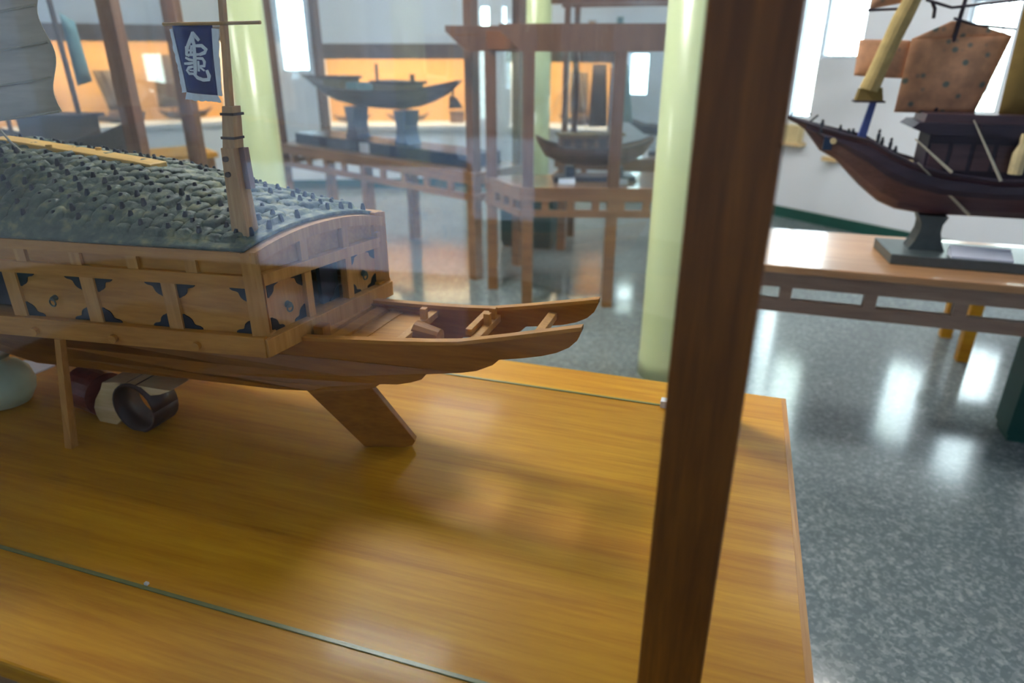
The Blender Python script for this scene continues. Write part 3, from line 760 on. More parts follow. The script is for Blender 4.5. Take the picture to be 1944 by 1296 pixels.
# ------------------------------------------------------------------ things on the case table
cr = thing('wooden_cradle', 'cream wooden cradle with round cut-out and red roller under the hull', 'ship stand', (-1.17, 1.0, T))
poly = []
Yc = .952
out = [(-1.262, T), (-1.272, .775), (-1.258, .805), (-1.236, .832), (-1.226, .850), (-1.19, .857), (-1.12, .859), (-1.043, .860), (-1.075, .846)]
arc = [(-1.147+.062*math.cos(R(a)), .800+.062*math.sin(R(a))) for a in (40, 65, 90, 115, 140, 165, 190, 215)]
for x, z in out+arc: poly.append((x, Yc, z))
poly += [(-1.215, Yc, T)]
MB().prism(poly, (0, .055, 0)).build('cradle_block', M['cream'], cr)
b = MB(); 
for i in range(2): pass
rows = []
for a in range(0, 361, 15):
    rows.append([(-1.147+.052*math.cos(R(a)), .945, .804+.054*math.sin(R(a))), (-1.147+.054*math.cos(R(a)), 1.01, .804+.054*math.sin(R(a)))])
b.grid(rows); b.build('inner_ring', M['darkbrown'], cr, 'dark brown hollow ring', smooth=True, solid=.006)
MB().tube([(-1.345, 1.0, .80), (-1.262, .985, .80)], .049, 24).build('roller', M['red'], cr, 'dark red wooden roller')
c = thing('label_card', 'small bluish white label card lying behind the oar', 'label', (-1.665, 1.107, T))
MB().prism([(-1.716, 1.080, T), (-1.613, 1.074, T), (-1.610, 1.136, T), (-1.713, 1.134, T)], (0, 0, .003)).build('card', M['card'], c)
c = thing('celadon_jar', 'pale green round jar at the left edge under the hull', 'jar', (-1.535, .95, T))
MB().lathe((-1.535, .95, T), [(.03, 0), (.05, .006), (.064, .03), (.068, .05), (.062, .078), (.045, .098), (.03, .106), (.03, .114), (.034, .118)], 32).build('body', M['celadon'], c, smooth=True)

# ------------------------------------------------------------------ generic boats (local frame: x along the boat, y across, z up)
def hull(st, m, parent, name='hull', nsec=9):
    """stations (x, ztop, zbot, half beam)"""
    mb = MB(); rows = []
    for x, zt, zb, hb in st:
        r = []
        for k in range(nsec):
            a = -1+2*k/(nsec-1); r.append((x, hb*a*(1-.12*(1-abs(a))), zb+(zt-zb)*abs(a)**2.2))
        rows.append(r)
    mb.grid([r[::-1] for r in rows])
    n = len(rows)
    dk = []
    for i, (x, zt, zb, hb) in enumerate(st): dk.append([(x, -hb*.93, zt-.15*(zt-zb)), (x, hb*.93, zt-.15*(zt-zb))])
    mb.grid(dk)
    h = mb.build(name, m, parent, world=False, solid=.006)
    return h
def gun(st, m, parent, r=.006):
    for s in (-1, 1):
        MB().tube([(x, s*hb, zt) for x, zt, zb, hb in st], r, 6).build('gunwale', m, parent, world=False)
def cloth(p00, p10, p11, p01, m, parent, name='sail', bul=.03, n=10, lab=None):
    P = [Vector(p) for p in (p00, p10, p11, p01)]; rows = []
    nr_ = (P[1]-P[0]).cross(P[3]-P[0]).normalized()
    for i in range(n+1):
        r = []
        for j in range(n+1):
            u, v = i/n, j/n
            r.append((P[0].lerp(P[1], u)).lerp(P[3].lerp(P[2], u), v)+nr_*bul*math.sin(math.pi*u)*math.sin(math.pi*v*.8+.3))
        rows.append(r)
    b = MB(); b.grid(rows); return b.build(name, m, parent, lab, smooth=True, world=False, solid=.003)
def lbox(x0, x1, y0, y1, z0, z1, nm, m, parent, bevel=0, lab=None): return MB().box(x0, x1, y0, y1, z0, z1).build(nm, m, parent, lab, world=False, bevel=bevel)
def ltube(pts, r, nm, m, parent, seg=8): return MB().tube(pts, r, seg).build(nm, m, parent, world=False)

# ---- right table with its junk ------------------------------------
rt = thing('display_table', 'brown display table with open-work apron to the right of the dark post', 'display table', (.8, 2.96, 0))
RX0, RX1, RY0, RY1 = -.03, 1.5, 2.655, 3.27
UP = [.26, .555, .85, 1.145, 1.4]
MB().box(RX0, RX1, RY0, RY1, T-.03, T).build('table_top', M['tablelight'], rt, bevel=.004)
ap = MB()
for a, b_, n in (((RX0+.01, RY0+.005), (RX1-.01, RY0+.005), UP), ((RX1-.01, RY0+.01), (RX1-.01, RY1-.01), 3), ((RX1-.01, RY1-.005), (RX0+.01, RY1-.005), [1.52-u-.02 for u in UP]), ((RX0+.01, RY1-.01), (RX0+.01, RY0+.01), 3)):
    apron(ap, a, b_, T-.03, T-.185, n, .03, 0, .05, .055)
ap.build('apron', M['greyframe'], rt)
for x in (RX0+.06, RX1-.12):
    for y in (RY0+.05, RY1-.08): leg(x, y, .07, 0, T-.03).build('leg', M['table2'], rt)

jk = thing('junk_ship', 'dark brown model junk with orange sails on the right display table', 'model ship', (0, 2.95, 0))
ST = [(.166, 1.262, 1.256, .006), (.205, 1.252, 1.238, .018), (.237, 1.243, 1.218, .03), (.302, 1.226, 1.143, .055), (.363, 1.212, 1.112, .072), (.459, 1.192, 1.022, .10), (.539, 1.150, .961, .12), (.604, 1.122, .935, .13), (.713, 1.092, .922, .14), (.88, 1.078, .925, .145), (1.04, 1.085, .925, .145), (1.3, 1.11, .93, .14), (1.45, 1.17, .97, .115), (1.56, 1.26, 1.12, .09)]
hull(ST, M['junk'], jk); gun(ST, M['junkdark'], jk)
b = MB(); rows = []
for x, zt, zb, hb in ST[2:]:
    rows.append([(x, -hb-.004, zt-.02), (x, -hb*.985-.006, zt-.3*(zt-zb)), (x, -hb*.96-.002, zt-.42*(zt-zb))])
b.grid([r[::-1] for r in rows]); b.build('bulwark_band', M['junkdark'], jk, world=False, solid=.006)
lbox(.305, .335, -.066, .066, 1.15, 1.20, 'bow_transom', M['navybase'], jk)
b = MB(); b.tube([(.335, -.085, 1.185), (.335, -.078, 1.185)], .011, 16); b.build('bow_eye', M['straw'], jk, 'pale round bow eye', world=False)
# deck house
dh = lbox(.65, 1.0, -.085, .085, 1.05, 1.225, 'deck_house', M['junkdark'], jk)
for k in range(5): lbox(.66+.07*k, .715+.07*k, -.089, -.085, 1.10, 1.19, 'shutter', M['junk'], dh)
MB().prism([(.58, -.115, 1.243), (.60, -.115, 1.262), (1.04, -.115, 1.262), (1.06, -.115, 1.235), (1.0, -.115, 1.222), (.64, -.115, 1.222)], (0, .23, 0)).build('house_roof', M['junkdark'], jk, world=False)
MB().prism([(.62, -.09, 1.262), (.625, -.09, 1.292), (.98, -.09, 1.290), (1.0, -.09, 1.262)], (0, .18, 0)).build('roof_cabin', M['junk'], jk, world=False)
MB().prism([(.79, -.128, 1.262), (.79, -.128, 1.245), (.90, -.128, 1.215), (.905, -.128, 1.226)], (0, .24, 0)).build('roof_awning', M['junkdark'], jk, world=False)
lbox(1.02, 1.4, -.1, .1, 1.06, 1.3, 'stern_house', M['junkdark'], jk)
# foremast post with look-out box and furled yellow sail
MB().hexa([(.425, -.014, 1.19), (.453, -.014, 1.19), (.453, .014, 1.19), (.425, .014, 1.19)], [(.447, -.010, 1.33), (.468, -.010, 1.33), (.468, .010, 1.33), (.447, .010, 1.33)]).build('foremast', M['junkblue'], jk, world=False)
MB().hexa([(.392, -.03, 1.326), (.484, -.03, 1.326), (.484, .03, 1.326), (.392, .03, 1.326)], [(.400, -.028, 1.368), (.474, -.028, 1.372), (.474, .028, 1.372), (.400, .028, 1.368)]).build('lookout_box', M['sailgold'], jk, world=False)
lbox(.386, .492, -.034, .034, 1.320, 1.327, 'lookout_sill', M['junkdark'], jk)
ltube([(.432, -.01, 1.365), (.448, -.015, 1.43), (.470, -.02, 1.52), (.492, -.02, 1.60), (.525, -.02, 1.70)], [.034, .031, .030, .032, .026], 'furled_sail', M['yellowcloth'], jk, 14)
# main mast, orange sails, yards
ltube([(.672, .02, 1.29), (.672, .02, 1.42), (.680, .02, 1.60), (.70, .02, 1.9)], [.0085, .0085, .0075, .006], 'mainmast', M['junkdark'], jk)
cloth((.538, .03, 1.285), (.80, .03, 1.288), (.856, .03, 1.545), (.545, .03, 1.535), M['sailorange'], jk, 'mainsail', .035, 12, 'orange patterned mainsail')
cloth((.545, .032, 1.535), (.856, .032, 1.545), (.70, .03, 1.592), (.66, .03, 1.592), M['sailorange'], jk, 'sail_peak', .01, 8)
cloth((.380, .05, 1.410), (.55, .05, 1.402), (.55, .05, 1.53), (.376, .05, 1.535), M['sailorange'], jk, 'foresail', .03, 10, 'orange patterned foresail')
cloth((.385, .0, 1.632), (.545, .0, 1.662), (.60, .0, 1.9), (.40, .0, 1.9), M['sailorange'], jk, 'topsail', .02, 8)
ltube([(.378, -.005, 1.629), (.485, -.005, 1.632), (.55, -.005, 1.668), (.60, -.005, 1.70)], .005, 'yard', M['junkdark'], jk)
ltube([(.56, .01, 1.66), (.645, .01, 1.634), (.86, .01, 1.656), (1.05, .01, 1.69)], .005, 'yard', M['junkdark'], jk)
ltube([(.66, .012, 1.60), (.74, .03, 1.578), (.86, .03, 1.565)], .0045, 'yard', M['junkdark'], jk)
ltube([(.575, -.01, 1.655), (.59, -.01, 1.63), (.592, -.01, 1.60)], .006, 'block', M['junkdark'], jk)
cloth((.862, -.02, 1.285), (1.25, -.02, 1.29), (1.28, -.02, 1.9), (.842, -.02, 1.9), M['sailgold'], jk, 'mizzen_sail', .03, 10, 'olive gold mizzen sail')
for a, c in (((.597, -.12, 1.207), (.73, -.15, 1.10)), ((.764, -.12, 1.276), (.886, -.15, 1.079)), ((.618, -.14, 1.128), (.832, -.10, .945)), ((1.0, -.13, 1.1), (1.2, -.1, .95))):
    ltube([a, c], [.0028, .006], 'rope', M['rope'], jk, 6)
for x, h in ((.29, .03), (.355, .028), (.385, .022), (.40, .026), (.49, .055), (.505, .035), (.535, .05), (.555, .03)):
    z = lerp_tab([(q[0], q[1]) for q in ST], x)
    b = MB(); b.tube([(x, -.05, z-.02), (x, -.05, z+h*.6), (x, -.05, z+h*.75)], [.006, .007, .004], 8); b.tube([(x, -.05, z+h*.75), (x, -.05, z+h*.85), (x, -.05, z+h)], [.003, .0065, .002], 8)
    b.build('crew_figure', M['figure'], jk, world=False)
b = MB(); b.tube([(.60, -.10, 1.06), (.60, -.10, 1.10), (.60, -.10, 1.13)], [.02, .022, .012], 10); b.build('straw_bundle', M['straw'], jk, world=False)
b = MB(); b.tube([(.93, -.12, 1.10), (.93, -.12, 1.17), (.93, -.12, 1.205)], [.022, .024, .012], 10); b.tube([(.93, -.12, 1.205), (.93, -.12, 1.235)], [.014, .012], 10); b.build('straw_bundle', M['straw'], jk, world=False)
ltube([(.17, 0, 1.255), (.20, 0, 1.30), (.25, 0, 1.27)], .003, 'bow_line', M['figure'], jk, 6)
ltube([(.25, 0, 1.245), (.275, 0, 1.27)], .004, 'anchor_post', M['figure'], jk, 6)
# stand of the junk
sd = thing('ship_stand', 'grey plank stand with flared pillars under the dark junk', 'ship stand', (1.0, 2.93, T))
MB().prism([(.60, 2.80, T), (1.62, 2.80, T), (1.62, 3.06, T), (.58, 3.06, T)][::1], (0, 0, .04)).build('base_board', M['stand'], sd, bevel=.004)
for x in (.735, 1.25):
    b = MB(); rows = []
    for h, hw in ((0, .062), (.03, .048), (.07, .036), (.10, .036), (.131, .05)):
        z = T+.04+h; q = [(x-hw, 2.90-.0, z), (x+hw, 2.90, z), (x+hw, 3.0, z), (x-hw, 3.0, z)]; rows.append(q+[q[0]])
    b.grid([r[::-1] for r in rows]); b.f.append((3, 2, 1, 0)); e = 5*4; b.f.append((e, e+1, e+2, e+3)); b.build('pillar', M['stand'], sd)
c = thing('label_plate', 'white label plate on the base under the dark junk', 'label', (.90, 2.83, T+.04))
MB().hexa([(.80, 2.81, T+.04), (1.0, 2.81, T+.04), (1.0, 2.87, T+.04), (.80, 2.87, T+.04)], [(.80, 2.81, T+.046), (1.0, 2.81, T+.046), (1.0, 2.87, T+.075), (.80, 2.87, T+.075)]).build('plate', M['card'], c)  # white plate imitates a window reflected in the stand base
# bench seen beneath the right table
bn = thing('low_bench', 'low brown bench behind the right display table', 'bench', (1.6, 4.0, 0))
MB().box(1.2, 2.3, 3.74, 4.2, .40, .44).build('bench_top', M['table2'], bn)
for x in (1.25, 2.24):
    for y in (3.80, 4.14): leg(x, y, .055, 0, .40).build('leg', M['table'], bn)
def plinth(x0, x1, y0, y1, h, label):
    t = thing('floor_plinth', label, 'plinth', ((x0+x1)/2, (y0+y1)/2, 0))
    MB().box(x0+.01, x1-.01, y0+.01, y1-.01, 0, .03).build('kick_board', M['green'], t); MB().box(x0, x1, y0, y1, .03, h).build('box', M['green'], t, bevel=.004)
plinth(1.205, 1.31, 2.94, 3.10, .56, 'dark green plinth under the right display table')
plinth(-1.79, -1.36, 5.2, 5.55, .45, 'dark green plinth behind the middle glass cabinet')

# ---- middle glass cabinet ----------------------------------------
FA = R(16)
cb = thing('glass_cabinet', 'brown glass cabinet with overhanging top beams left of the pale column', 'display case', (-1.2, 3.85, 0), FA)
# local frame: origin at the front left corner, x along the front
CW = 1.2
pl_ = [(0, 0), (CW, 0), (CW-.18, .62), (-.24, .40)]
def fl3(z): return [(x, y, z) for x, y in pl_]
MB().prism(fl3(T-.03), (0, 0, .03)).build('table_top', M['table2'], cb, world=False)
ap = MB(); apron(ap, pl_[0], pl_[1], T-.03, T-.175, 8, .03, 0, .04, .05); apron(ap, pl_[1], pl_[2], T-.03, T-.175, 4, .03, 0, .04, .05); apron(ap, pl_[2], pl_[3], T-.03, T-.175, 7, .03, 0, .04, .05); apron(ap, pl_[3], pl_[0], T-.03, T-.175, 4, .03, 0, .04, .05)
ap.build('apron', M['table2'], cb, world=False)
def lpost(x, y, z0, z1, w=.066, nm='post', m=None): return MB().box(x-w/2, x+w/2, y-w/2, y+w/2, z0, z1).build(nm, m or M['frame'], cb, world=False, bevel=.002)
PC = [(.045, .04), (.55, .04), (CW-.05, .04), (CW-.22, .57), (-.19, .36)]
for x, y in PC:
    lpost(x, y, 0, T-.03, .066, 'leg', M['table2']); lpost(x, y, T, 1.49)
for nm, a, b_ in (('front', (-.12, .005), (CW+.12, .005)), ('back', (-.45, .31), (CW+.05, .60))):
    a = Vector((a[0], a[1], 0)); b_ = Vector((b_[0], b_[1], 0)); d = (b_-a).normalized(); n_ = Vector((-d.y, d.x, 0)); L = (b_-a).length
    poly = [(0, 1.60), (0, 1.63), (L, 1.63), (L, 1.60), (L-.12, 1.49), (.12, 1.49)]
    MB().prism([a+d*u+Vector((0, 0, z)) for u, z in poly], n_*.07).build('top_beam', M['frame'], cb, world=False)
for (x0, y0), (x1, y1) in ((PC[0], PC[4]), (PC[2], PC[3])):
    a = Vector((x0, y0, 0)); b_ = Vector((x1, y1, 0)); d = (b_-a).normalized(); n_ = Vector((-d.y, d.x, 0))*.03
    q = [a-n_, b_-n_, b_+n_, a+n_]
    MB().hexa([p+Vector((0, 0, 1.50)) for p in q], [p+Vector((0, 0, 1.60)) for p in q]).build('side_beam', M['post'], cb, world=False)
def pane(a, b_, z0, z1, parent, th=.004):
    a = Vector((a[0], a[1], 0)); b_ = Vector((b_[0], b_[1], 0)); d = (b_-a).normalized(); n_ = Vector((-d.y, d.x, 0))*th
    q = [a, b_, b_+n_, a+n_]
    MB().hexa([p+Vector((0, 0, z0)) for p in q], [p+Vector((0, 0, z1)) for p in q]).build('glass_pane', M['glass2'], parent, world=False)
pane((.08, .045), (.517, .045), T+.001, 1.489, cb); pane((.583, .045), (CW-.085, .045), T+.001, 1.489, cb); pane((.02, .07), (-.165, .335), T+.001, 1.489, cb); pane((CW-.255, .57), (-.15, .37), T+.001, 1.489, cb)
def local(o, fr): o.location = fr[:3]; o.rotation_euler = (0, 0, fr[3])
def cab_to_world(x, y, z=0):
    c, s = math.cos(FA), math.sin(FA); return (-1.2+c*x-s*y, 3.85+s*x+c*y, z)
# boat in the cabinet
bt = thing('sailing_boat', 'brown model boat with deck house inside the middle glass cabinet', 'model ship', cab_to_world(.45, .28), FA+R(4))
ST2 = [(-.36, 1.02, 1.0, .01), (-.30, .985, .90, .05), (-.2, .955, .855, .075), (0, .945, .84, .085), (.2, .955, .85, .08), (.3, .98, .90, .06), (.36, 1.01, .98, .03)]
hull(ST2, M['brownboat'], bt); gun(ST2, M['boatgrey'], bt)
h_ = lbox(-.22, .16, -.06, .06, .92, 1.02, 'deck_house', M['brownboat'], bt); lbox(-.235, .175, -.075, .075, 1.02, 1.035, 'house_roof', M['thatch'], bt)
for k in range(5): lbox(-.20+.072*k, -.155+.072*k, -.063, -.06, .95, 1.0, 'window_shutter', M['boatgrey'], h_)
ltube([(-.12, 0, 1.0), (-.12, 0, 1.46)], [.008, .005], 'mast', M['boatdark'], bt); ltube([(.08, 0, 1.0), (.08, 0, 1.40)], [.007, .004], 'mast', M['boatdark'], bt)
cloth((-.04, .01, 1.07), (.07, .01, 1.07), (.05, .01, 1.42), (-.03, .01, 1.42), M['brownsail'], bt, 'sail', .01, 6, 'brown sail'); cloth((.09, .015, 1.10), (.23, .015, 1.09), (.18, .015, 1.42), (.10, .015, 1.42), M['tealsail'], bt, 'sail', .015, 6, 'pale blue sail')
for p in ((-.34, 0, 1.02), (-.22, .05, .96), (-.05, -.05, .96)): ltube([p, (-.12, 0, 1.44)], .002, 'stay', M['rope'], bt, 5)
sd2 = thing('ship_stand', 'dark blue stand under the brown boat in the middle cabinet', 'ship stand', cab_to_world(.45, .28, T), FA+R(4))
MB().box(-.25, .25, -.08, .08, 0, .03).build('base_board', M['navybase'], sd2, world=False)
for x in (-.15, .15): MB().box(x-.025, x+.025, -.05, .05, .03, .087).build('pillar', M['navybase'], sd2, world=False)
for k, (x, lb) in enumerate(((.28, 'small white label card at left inside the middle cabinet'), (.60, 'small white label card by the middle cabinet post'))):
    c = thing('label_card', lb, 'label', cab_to_world(x, .12, T), FA); MB().hexa([(-.05, 0, 0), (.05, 0, 0), (.05, .03, 0), (-.05, .03, 0)], [(-.05, 0, .003), (.05, 0, .003), (.05, .03, .03), (-.05, .03, .03)]).build('card', M['card'], c, world=False)

# ---- left case with the grey long boat ------------------------------
LA = R(-23.3)
lo = Vector((-3.90, 5.21, 0))
def l_w(x, y, z=0):
    c, s = math.cos(LA), math.sin(LA); return (lo.x+c*x-s*y, lo.y+s*x+c*y, z)
lc = thing('glass_cabinet', 'long glass cabinet holding a grey boat on two blue pillars', 'display case', tuple(lo), LA)
LW, LD = 2.47, .56
def lb(x0, x1, y0, y1, z0, z1, nm, m, bev=0): return MB().box(x0, x1, y0, y1, z0, z1).build(nm, m, lc, world=False, bevel=bev)
lb(0, LW, 0, LD, T-.03, T, 'table_top', M['table2'])
ap = MB(); apron(ap, (.01, .005), (LW-.01, .005), T-.03, T-.19, 10, .03, 0, .045, .05); apron(ap, (LW-.005, .01), (LW-.005, LD-.01), T-.03, T-.19, 3, .03, 0, .045, .05); apron(ap, (LW-.01, LD-.005), (.01, LD-.005), T-.03, T-.19, 10, .03, 0, .045, .05); apron(ap, (.005, LD-.01), (.005, .01), T-.03, T-.19, 3, .03, 0, .045, .05)
ap.build('apron', M['table2'], lc, world=False)
for x in (.06, LW/2, LW-.06):
    for y in (.05, LD-.05): MB().box(x-.035, x+.035, y-.035, y+.035, 0, T-.03).build('leg', M['table2'], lc, world=False)
for x in (.06, LW-.06):
    for y in (.05, LD-.05): MB().box(x-.033, x+.033, y-.033, y+.033, T, 1.95).build('post', M['frame'], lc, world=False)
for y in (.05, LD-.05): lb(-.05, LW+.05, y-.035, y+.035, 1.95, 2.05, 'top_beam', M['frame'])
for x in (.06, LW-.06): lb(x-.03, x+.03, .085, LD-.085, 1.95, 2.05, 'side_beam', M['frame'])
pane((.095, .05), (LW-.095, .05), T+.001, 1.949, lc); pane((LW-.06, .085), (LW-.06, LD-.085), T+.001, 1.949, lc); pane((.06, LD-.085), (.06, .085), T+.001, 1.949, lc)
bs = thing('ship_stand', 'dark navy slab with two blue pillars under the grey boat', 'ship stand', l_w(1.22, .28, T), LA)
MB().box(-1.06, 1.08, -.16, .16, 0, .085).build('base_slab', M['navybase'], bs, world=False, bevel=.004)
for x in (-.36, .26):
    b = MB(); rows = []
    for h, hw in ((0, .08), (.03, .06), (.09, .044), (.14, .044), (.20, .06), (.243, .07)):
        q = [(x-hw, -.07, .085+h), (x+hw, -.07, .085+h), (x+hw, .07, .085+h), (x-hw, .07, .085+h)]; rows.append(q+[q[0]])
    b.grid([r[::-1] for r in rows]); b.f.append((3, 2, 1, 0)); e = 25; b.f.append((e, e+1, e+2, e+3)); b.build('pillar', M['standblue'], bs, world=False)
gb = thing('long_boat', 'grey brown model boat with thatched cabins on two blue pillars', 'model ship', l_w(1.19, .28, 0), LA)
dx = -1.05
ST3 = [(x+dx, zt, zb, hb) for x, zt, zb, hb in ((.05, 1.300, 1.285, .03), (.2, 1.262, 1.215, .07), (.35, 1.240, 1.15, .10), (.5, 1.225, 1.112, .125), (.75, 1.210, 1.085, .145), (1.0, 1.208, 1.08, .15), (1.3, 1.215, 1.085, .145), (1.5, 1.230, 1.115, .12), (1.66, 1.25, 1.158, .09), (1.8, 1.275, 1.21, .055), (1.92, 1.300, 1.285, .02))]
hull(ST3, M['boatgrey'], gb); gun(ST3, M['boatdark'], gb, .009)
for x0, x1, z0, z1 in ((.42, .67, 1.215, 1.285), (1.08, 1.45, 1.215, 1.265)):
    c = lbox(x0+dx, x1+dx, -.09, .09, z0, z1, 'cabin', M['thatch'], gb); lbox(x0+dx-.02, x1+dx+.02, -.11, .11, z1, z1+.02, 'cabin_roof', M['boatdark'], gb)
ltube([(1.02+dx, 0, 1.2), (1.02+dx, 0, 1.40)], .012, 'mast_stub', M['boatdark'], gb); ltube([(1.43+dx, 0, 1.28), (1.43+dx, 0, 1.335)], .018, 'mast_stub', M['boatdark'], gb)
lbox(.72+dx, .86+dx, -.08, .08, 1.20, 1.26, 'deck_bale', M['tealsail'], gb)
MB().prism([(1.83+dx, -.012, 1.20), (1.875+dx, -.012, 1.19), (1.94+dx, -.012, 1.125), (1.82+dx, -.012, 1.115)], (0, .024, 0)).build('rudder', M['boatdark'], gb, world=False)
ltube([(1.86+dx, 0, 1.27), (1.85+dx, 0, 1.18)], .008, 'rudder_post', M['boatdark'], gb)
c = thing('label_card', 'pale blue label card at the middle of the navy slab', 'label', l_w(1.16, .105, T), LA); MB().box(-.06, .06, -.004, .0, .004, .08).build('card', M['card'], c, world=False)

# ---- far left glass cabinet with posts and a sailing model ------------
fa = R(13)
fo_ = Vector((-2.575, 2.47, 0))          # front right corner of its table
fc = thing('glass_cabinet', 'glass cabinet with two brown posts at the far left behind the flag', 'display case', tuple(fo_), fa)
def f_w(x, y, z=0):
    c, s = math.cos(fa), math.sin(fa); return (fo_.x+c*x-s*y, fo_.y+s*x+c*y, z)
FW, FD = 1.5, .58
MB().box(-FW, .03, -.03, FD, T-.03, T).build('table_top', M['table2'], fc, world=False)
ap = MB(); apron(ap, (-FW+.01, -.025), (.025, -.025), T-.03, T-.18, 7); apron(ap, (.025, -.02), (.025, FD-.01), T-.03, T-.18, 3); apron(ap, (.02, FD-.005), (-FW+.01, FD-.005), T-.03, T-.18, 7)
ap.build('apron', M['table2'], fc, world=False)
for x in (-.02, -FW+.07):
    for y in (.03, FD-.06):
        MB().box(x-.035, x+.035, y-.035, y+.035, 0, T-.03).build('leg', M['table2'], fc, world=False)
        MB().box(x-.033, x+.033, y-.033, y+.033, T, 1.95).build('post', M['frame'], fc, world=False)
for y in (.03, FD-.06): MB().box(-FW, .06, y-.035, y+.035, 1.95, 2.04).build('top_beam', M['frame'], fc, world=False)
pane((-FW+.105, .03), (-.055, .03), T+.001, 1.949, fc); pane((-.02, .065), (-.02, FD-.095), T+.001, 1.949, fc); pane((-.055, FD-.06), (-FW+.105, FD-.06), T+.001, 1.949, fc)
fb = thing('sailing_boat', 'dark brown model boat with blue-grey sail in the far left cabinet', 'model ship', f_w(-.62, .27), fa)
ST4 = [(-.42, 1.20, 1.18, .02), (-.3, 1.13, 1.02, .06), (-.15, 1.10, .955, .085), (.1, 1.09, .94, .09), (.3, 1.12, .97, .08), (.42, 1.17, 1.06, .05), (.5, 1.22, 1.19, .02)]
hull(ST4, M['boatdark'], fb); gun(ST4, M['junkdark'], fb)
lbox(-.1, .22, -.07, .07, 1.08, 1.20, 'deck_house', M['boatdark'], fb); lbox(-.12, .25, -.085, .085, 1.20, 1.215, 'house_roof', M['junkdark'], fb)
ltube([(.18, 0, 1.1), (.16, 0, 1.9)], .012, 'mast', M['boatdark'], fb); ltube([(-.2, 0, 1.1), (-.22, 0, 1.8)], .010, 'mast', M['boatdark'], fb)
cloth((.19, .02, 1.34), (.27, .02, 1.36), (.25, .02, 1.62), (.185, .02, 1.66), M['tealsail'], fb, 'sail', .02, 6, 'blue-grey sail'); cloth((-.18, .02, 1.28), (.05, .02, 1.26), (.02, .02, 1.66), (-.2, .02, 1.7), M['brownsail'], fb, 'sail', .02, 6, 'brown sail')
fs = thing('ship_stand', 'dark stand with two blocks under the boat in the far left cabinet', 'ship stand', f_w(-.62, .27, T), fa)
MB().box(-.4, .4, -.1, .1, 0, .03).build('base_board', M['boatdark'], fs, world=False)
for x in (-.2, .22): MB().box(x-.03, x+.03, -.06, .06, .03, .195).build('block', M['boatdark'], fs, world=False)

# far table tip left of the second column
u_ = Vector((-.58, -.81, 0)); w_ = Vector((-.81, .58, 0)); c0 = Vector((-3.92, 4.52, 0))
ft = thing('display_table', 'pale brown display table beyond the far left cabinet', 'display table', tuple(c0))
q = [c0, c0+w_*.6, c0+w_*.6+u_*1.2, c0+u_*1.2]
MB().prism([p+Vector((0, 0, T-.035)) for p in q], (0, 0, .035)).build('table_top', M['table'], ft)
for a in (.06, 1.14):
    for e_ in (.06, .54):
        p = c0+u_*a+w_*e_; leg(p.x, p.y, .06, 0, T-.035).build('leg', M['table2'], ft)

# ---- cabinet behind the middle cabinet, right -------------------------
dc = thing('glass_cabinet', 'tall glass cabinet behind the middle cabinet with high brown top beam', 'display case', (-1.30, 5.2, 0), R(4))
def db(x0, x1, y0, y1, z0, z1, nm, m): return MB().box(x0, x1, y0, y1, z0, z1).build(nm, m, dc, world=False)
DW, DD = 1.55, .55
db(-.05, DW, 0, DD, T-.03, T, 'table_top', M['table2'])
ap = MB(); apron(ap, (-.04, .005), (DW-.01, .005), T-.03, T-.18, 7); apron(ap, (DW-.01, DD-.005), (-.04, DD-.005), T-.03, T-.18, 7); apron(ap, (-.045, DD-.01), (-.045, .01), T-.03, T-.18, 3)
ap.build('apron', M['table2'], dc, world=False)
for x in (.02, DW-.07):
    for y in (.05, DD-.05):
        db(x-.033, x+.033, y-.033, y+.033, 0, T-.03, 'leg', M['table2']); db(x-.02, x+.02, y-.02, y+.02, T, 1.80, 'post', M['frame'])
for y in (.05, DD-.05): db(-.1, DW+.05, y-.035, y+.035, 1.80, 1.95, 'top_beam', M['frame'])
pane((.04, .05), (DW-.09, .05), T+.001, 1.799, dc)
dbt = thing('dark_boat', 'dark green hulled model boat in the cabinet beside the pale column', 'model ship', (-.36, 5.53, 0), R(4))
ST5 = [(-.5, 1.02, 1.0, .02), (-.35, .97, .90, .07), (0, .95, .86, .1), (.35, .98, .90, .07), (.5, 1.04, 1.02, .02)]
hull(ST5, M['navybase'], dbt); gun(ST5, M['boatgrey'], dbt)
lbox(-.2, .2, -.06, .06, .93, 1.03, 'deck_house', M['boatgrey'], dbt)
ltube([(-.1, 0, .95), (-.1, 0, 1.6)], .008, 'mast', M['boatdark'], dbt); ltube([(.15, 0, .95), (.15, 0, 1.5)], .008, 'mast', M['boatdark'], dbt)
cloth((.16, .01, 1.15), (.34, .01, 1.12), (.30, .01, 1.16), (.16, .01, 1.48), M['brownsail'], dbt, 'sail', .01, 5)
s5 = thing('ship_stand', 'dark low stand under the dark green hulled boat', 'ship stand', (-.36, 5.53, T), R(4))
MB().box(-.3, .3, -.08, .08, 0, .025).build('base_board', M['navybase'], s5, world=False)
for x in (-.2, .2): MB().box(x-.03, x+.03, -.05, .05, .025, .112).build('block', M['navybase'], s5, world=False)

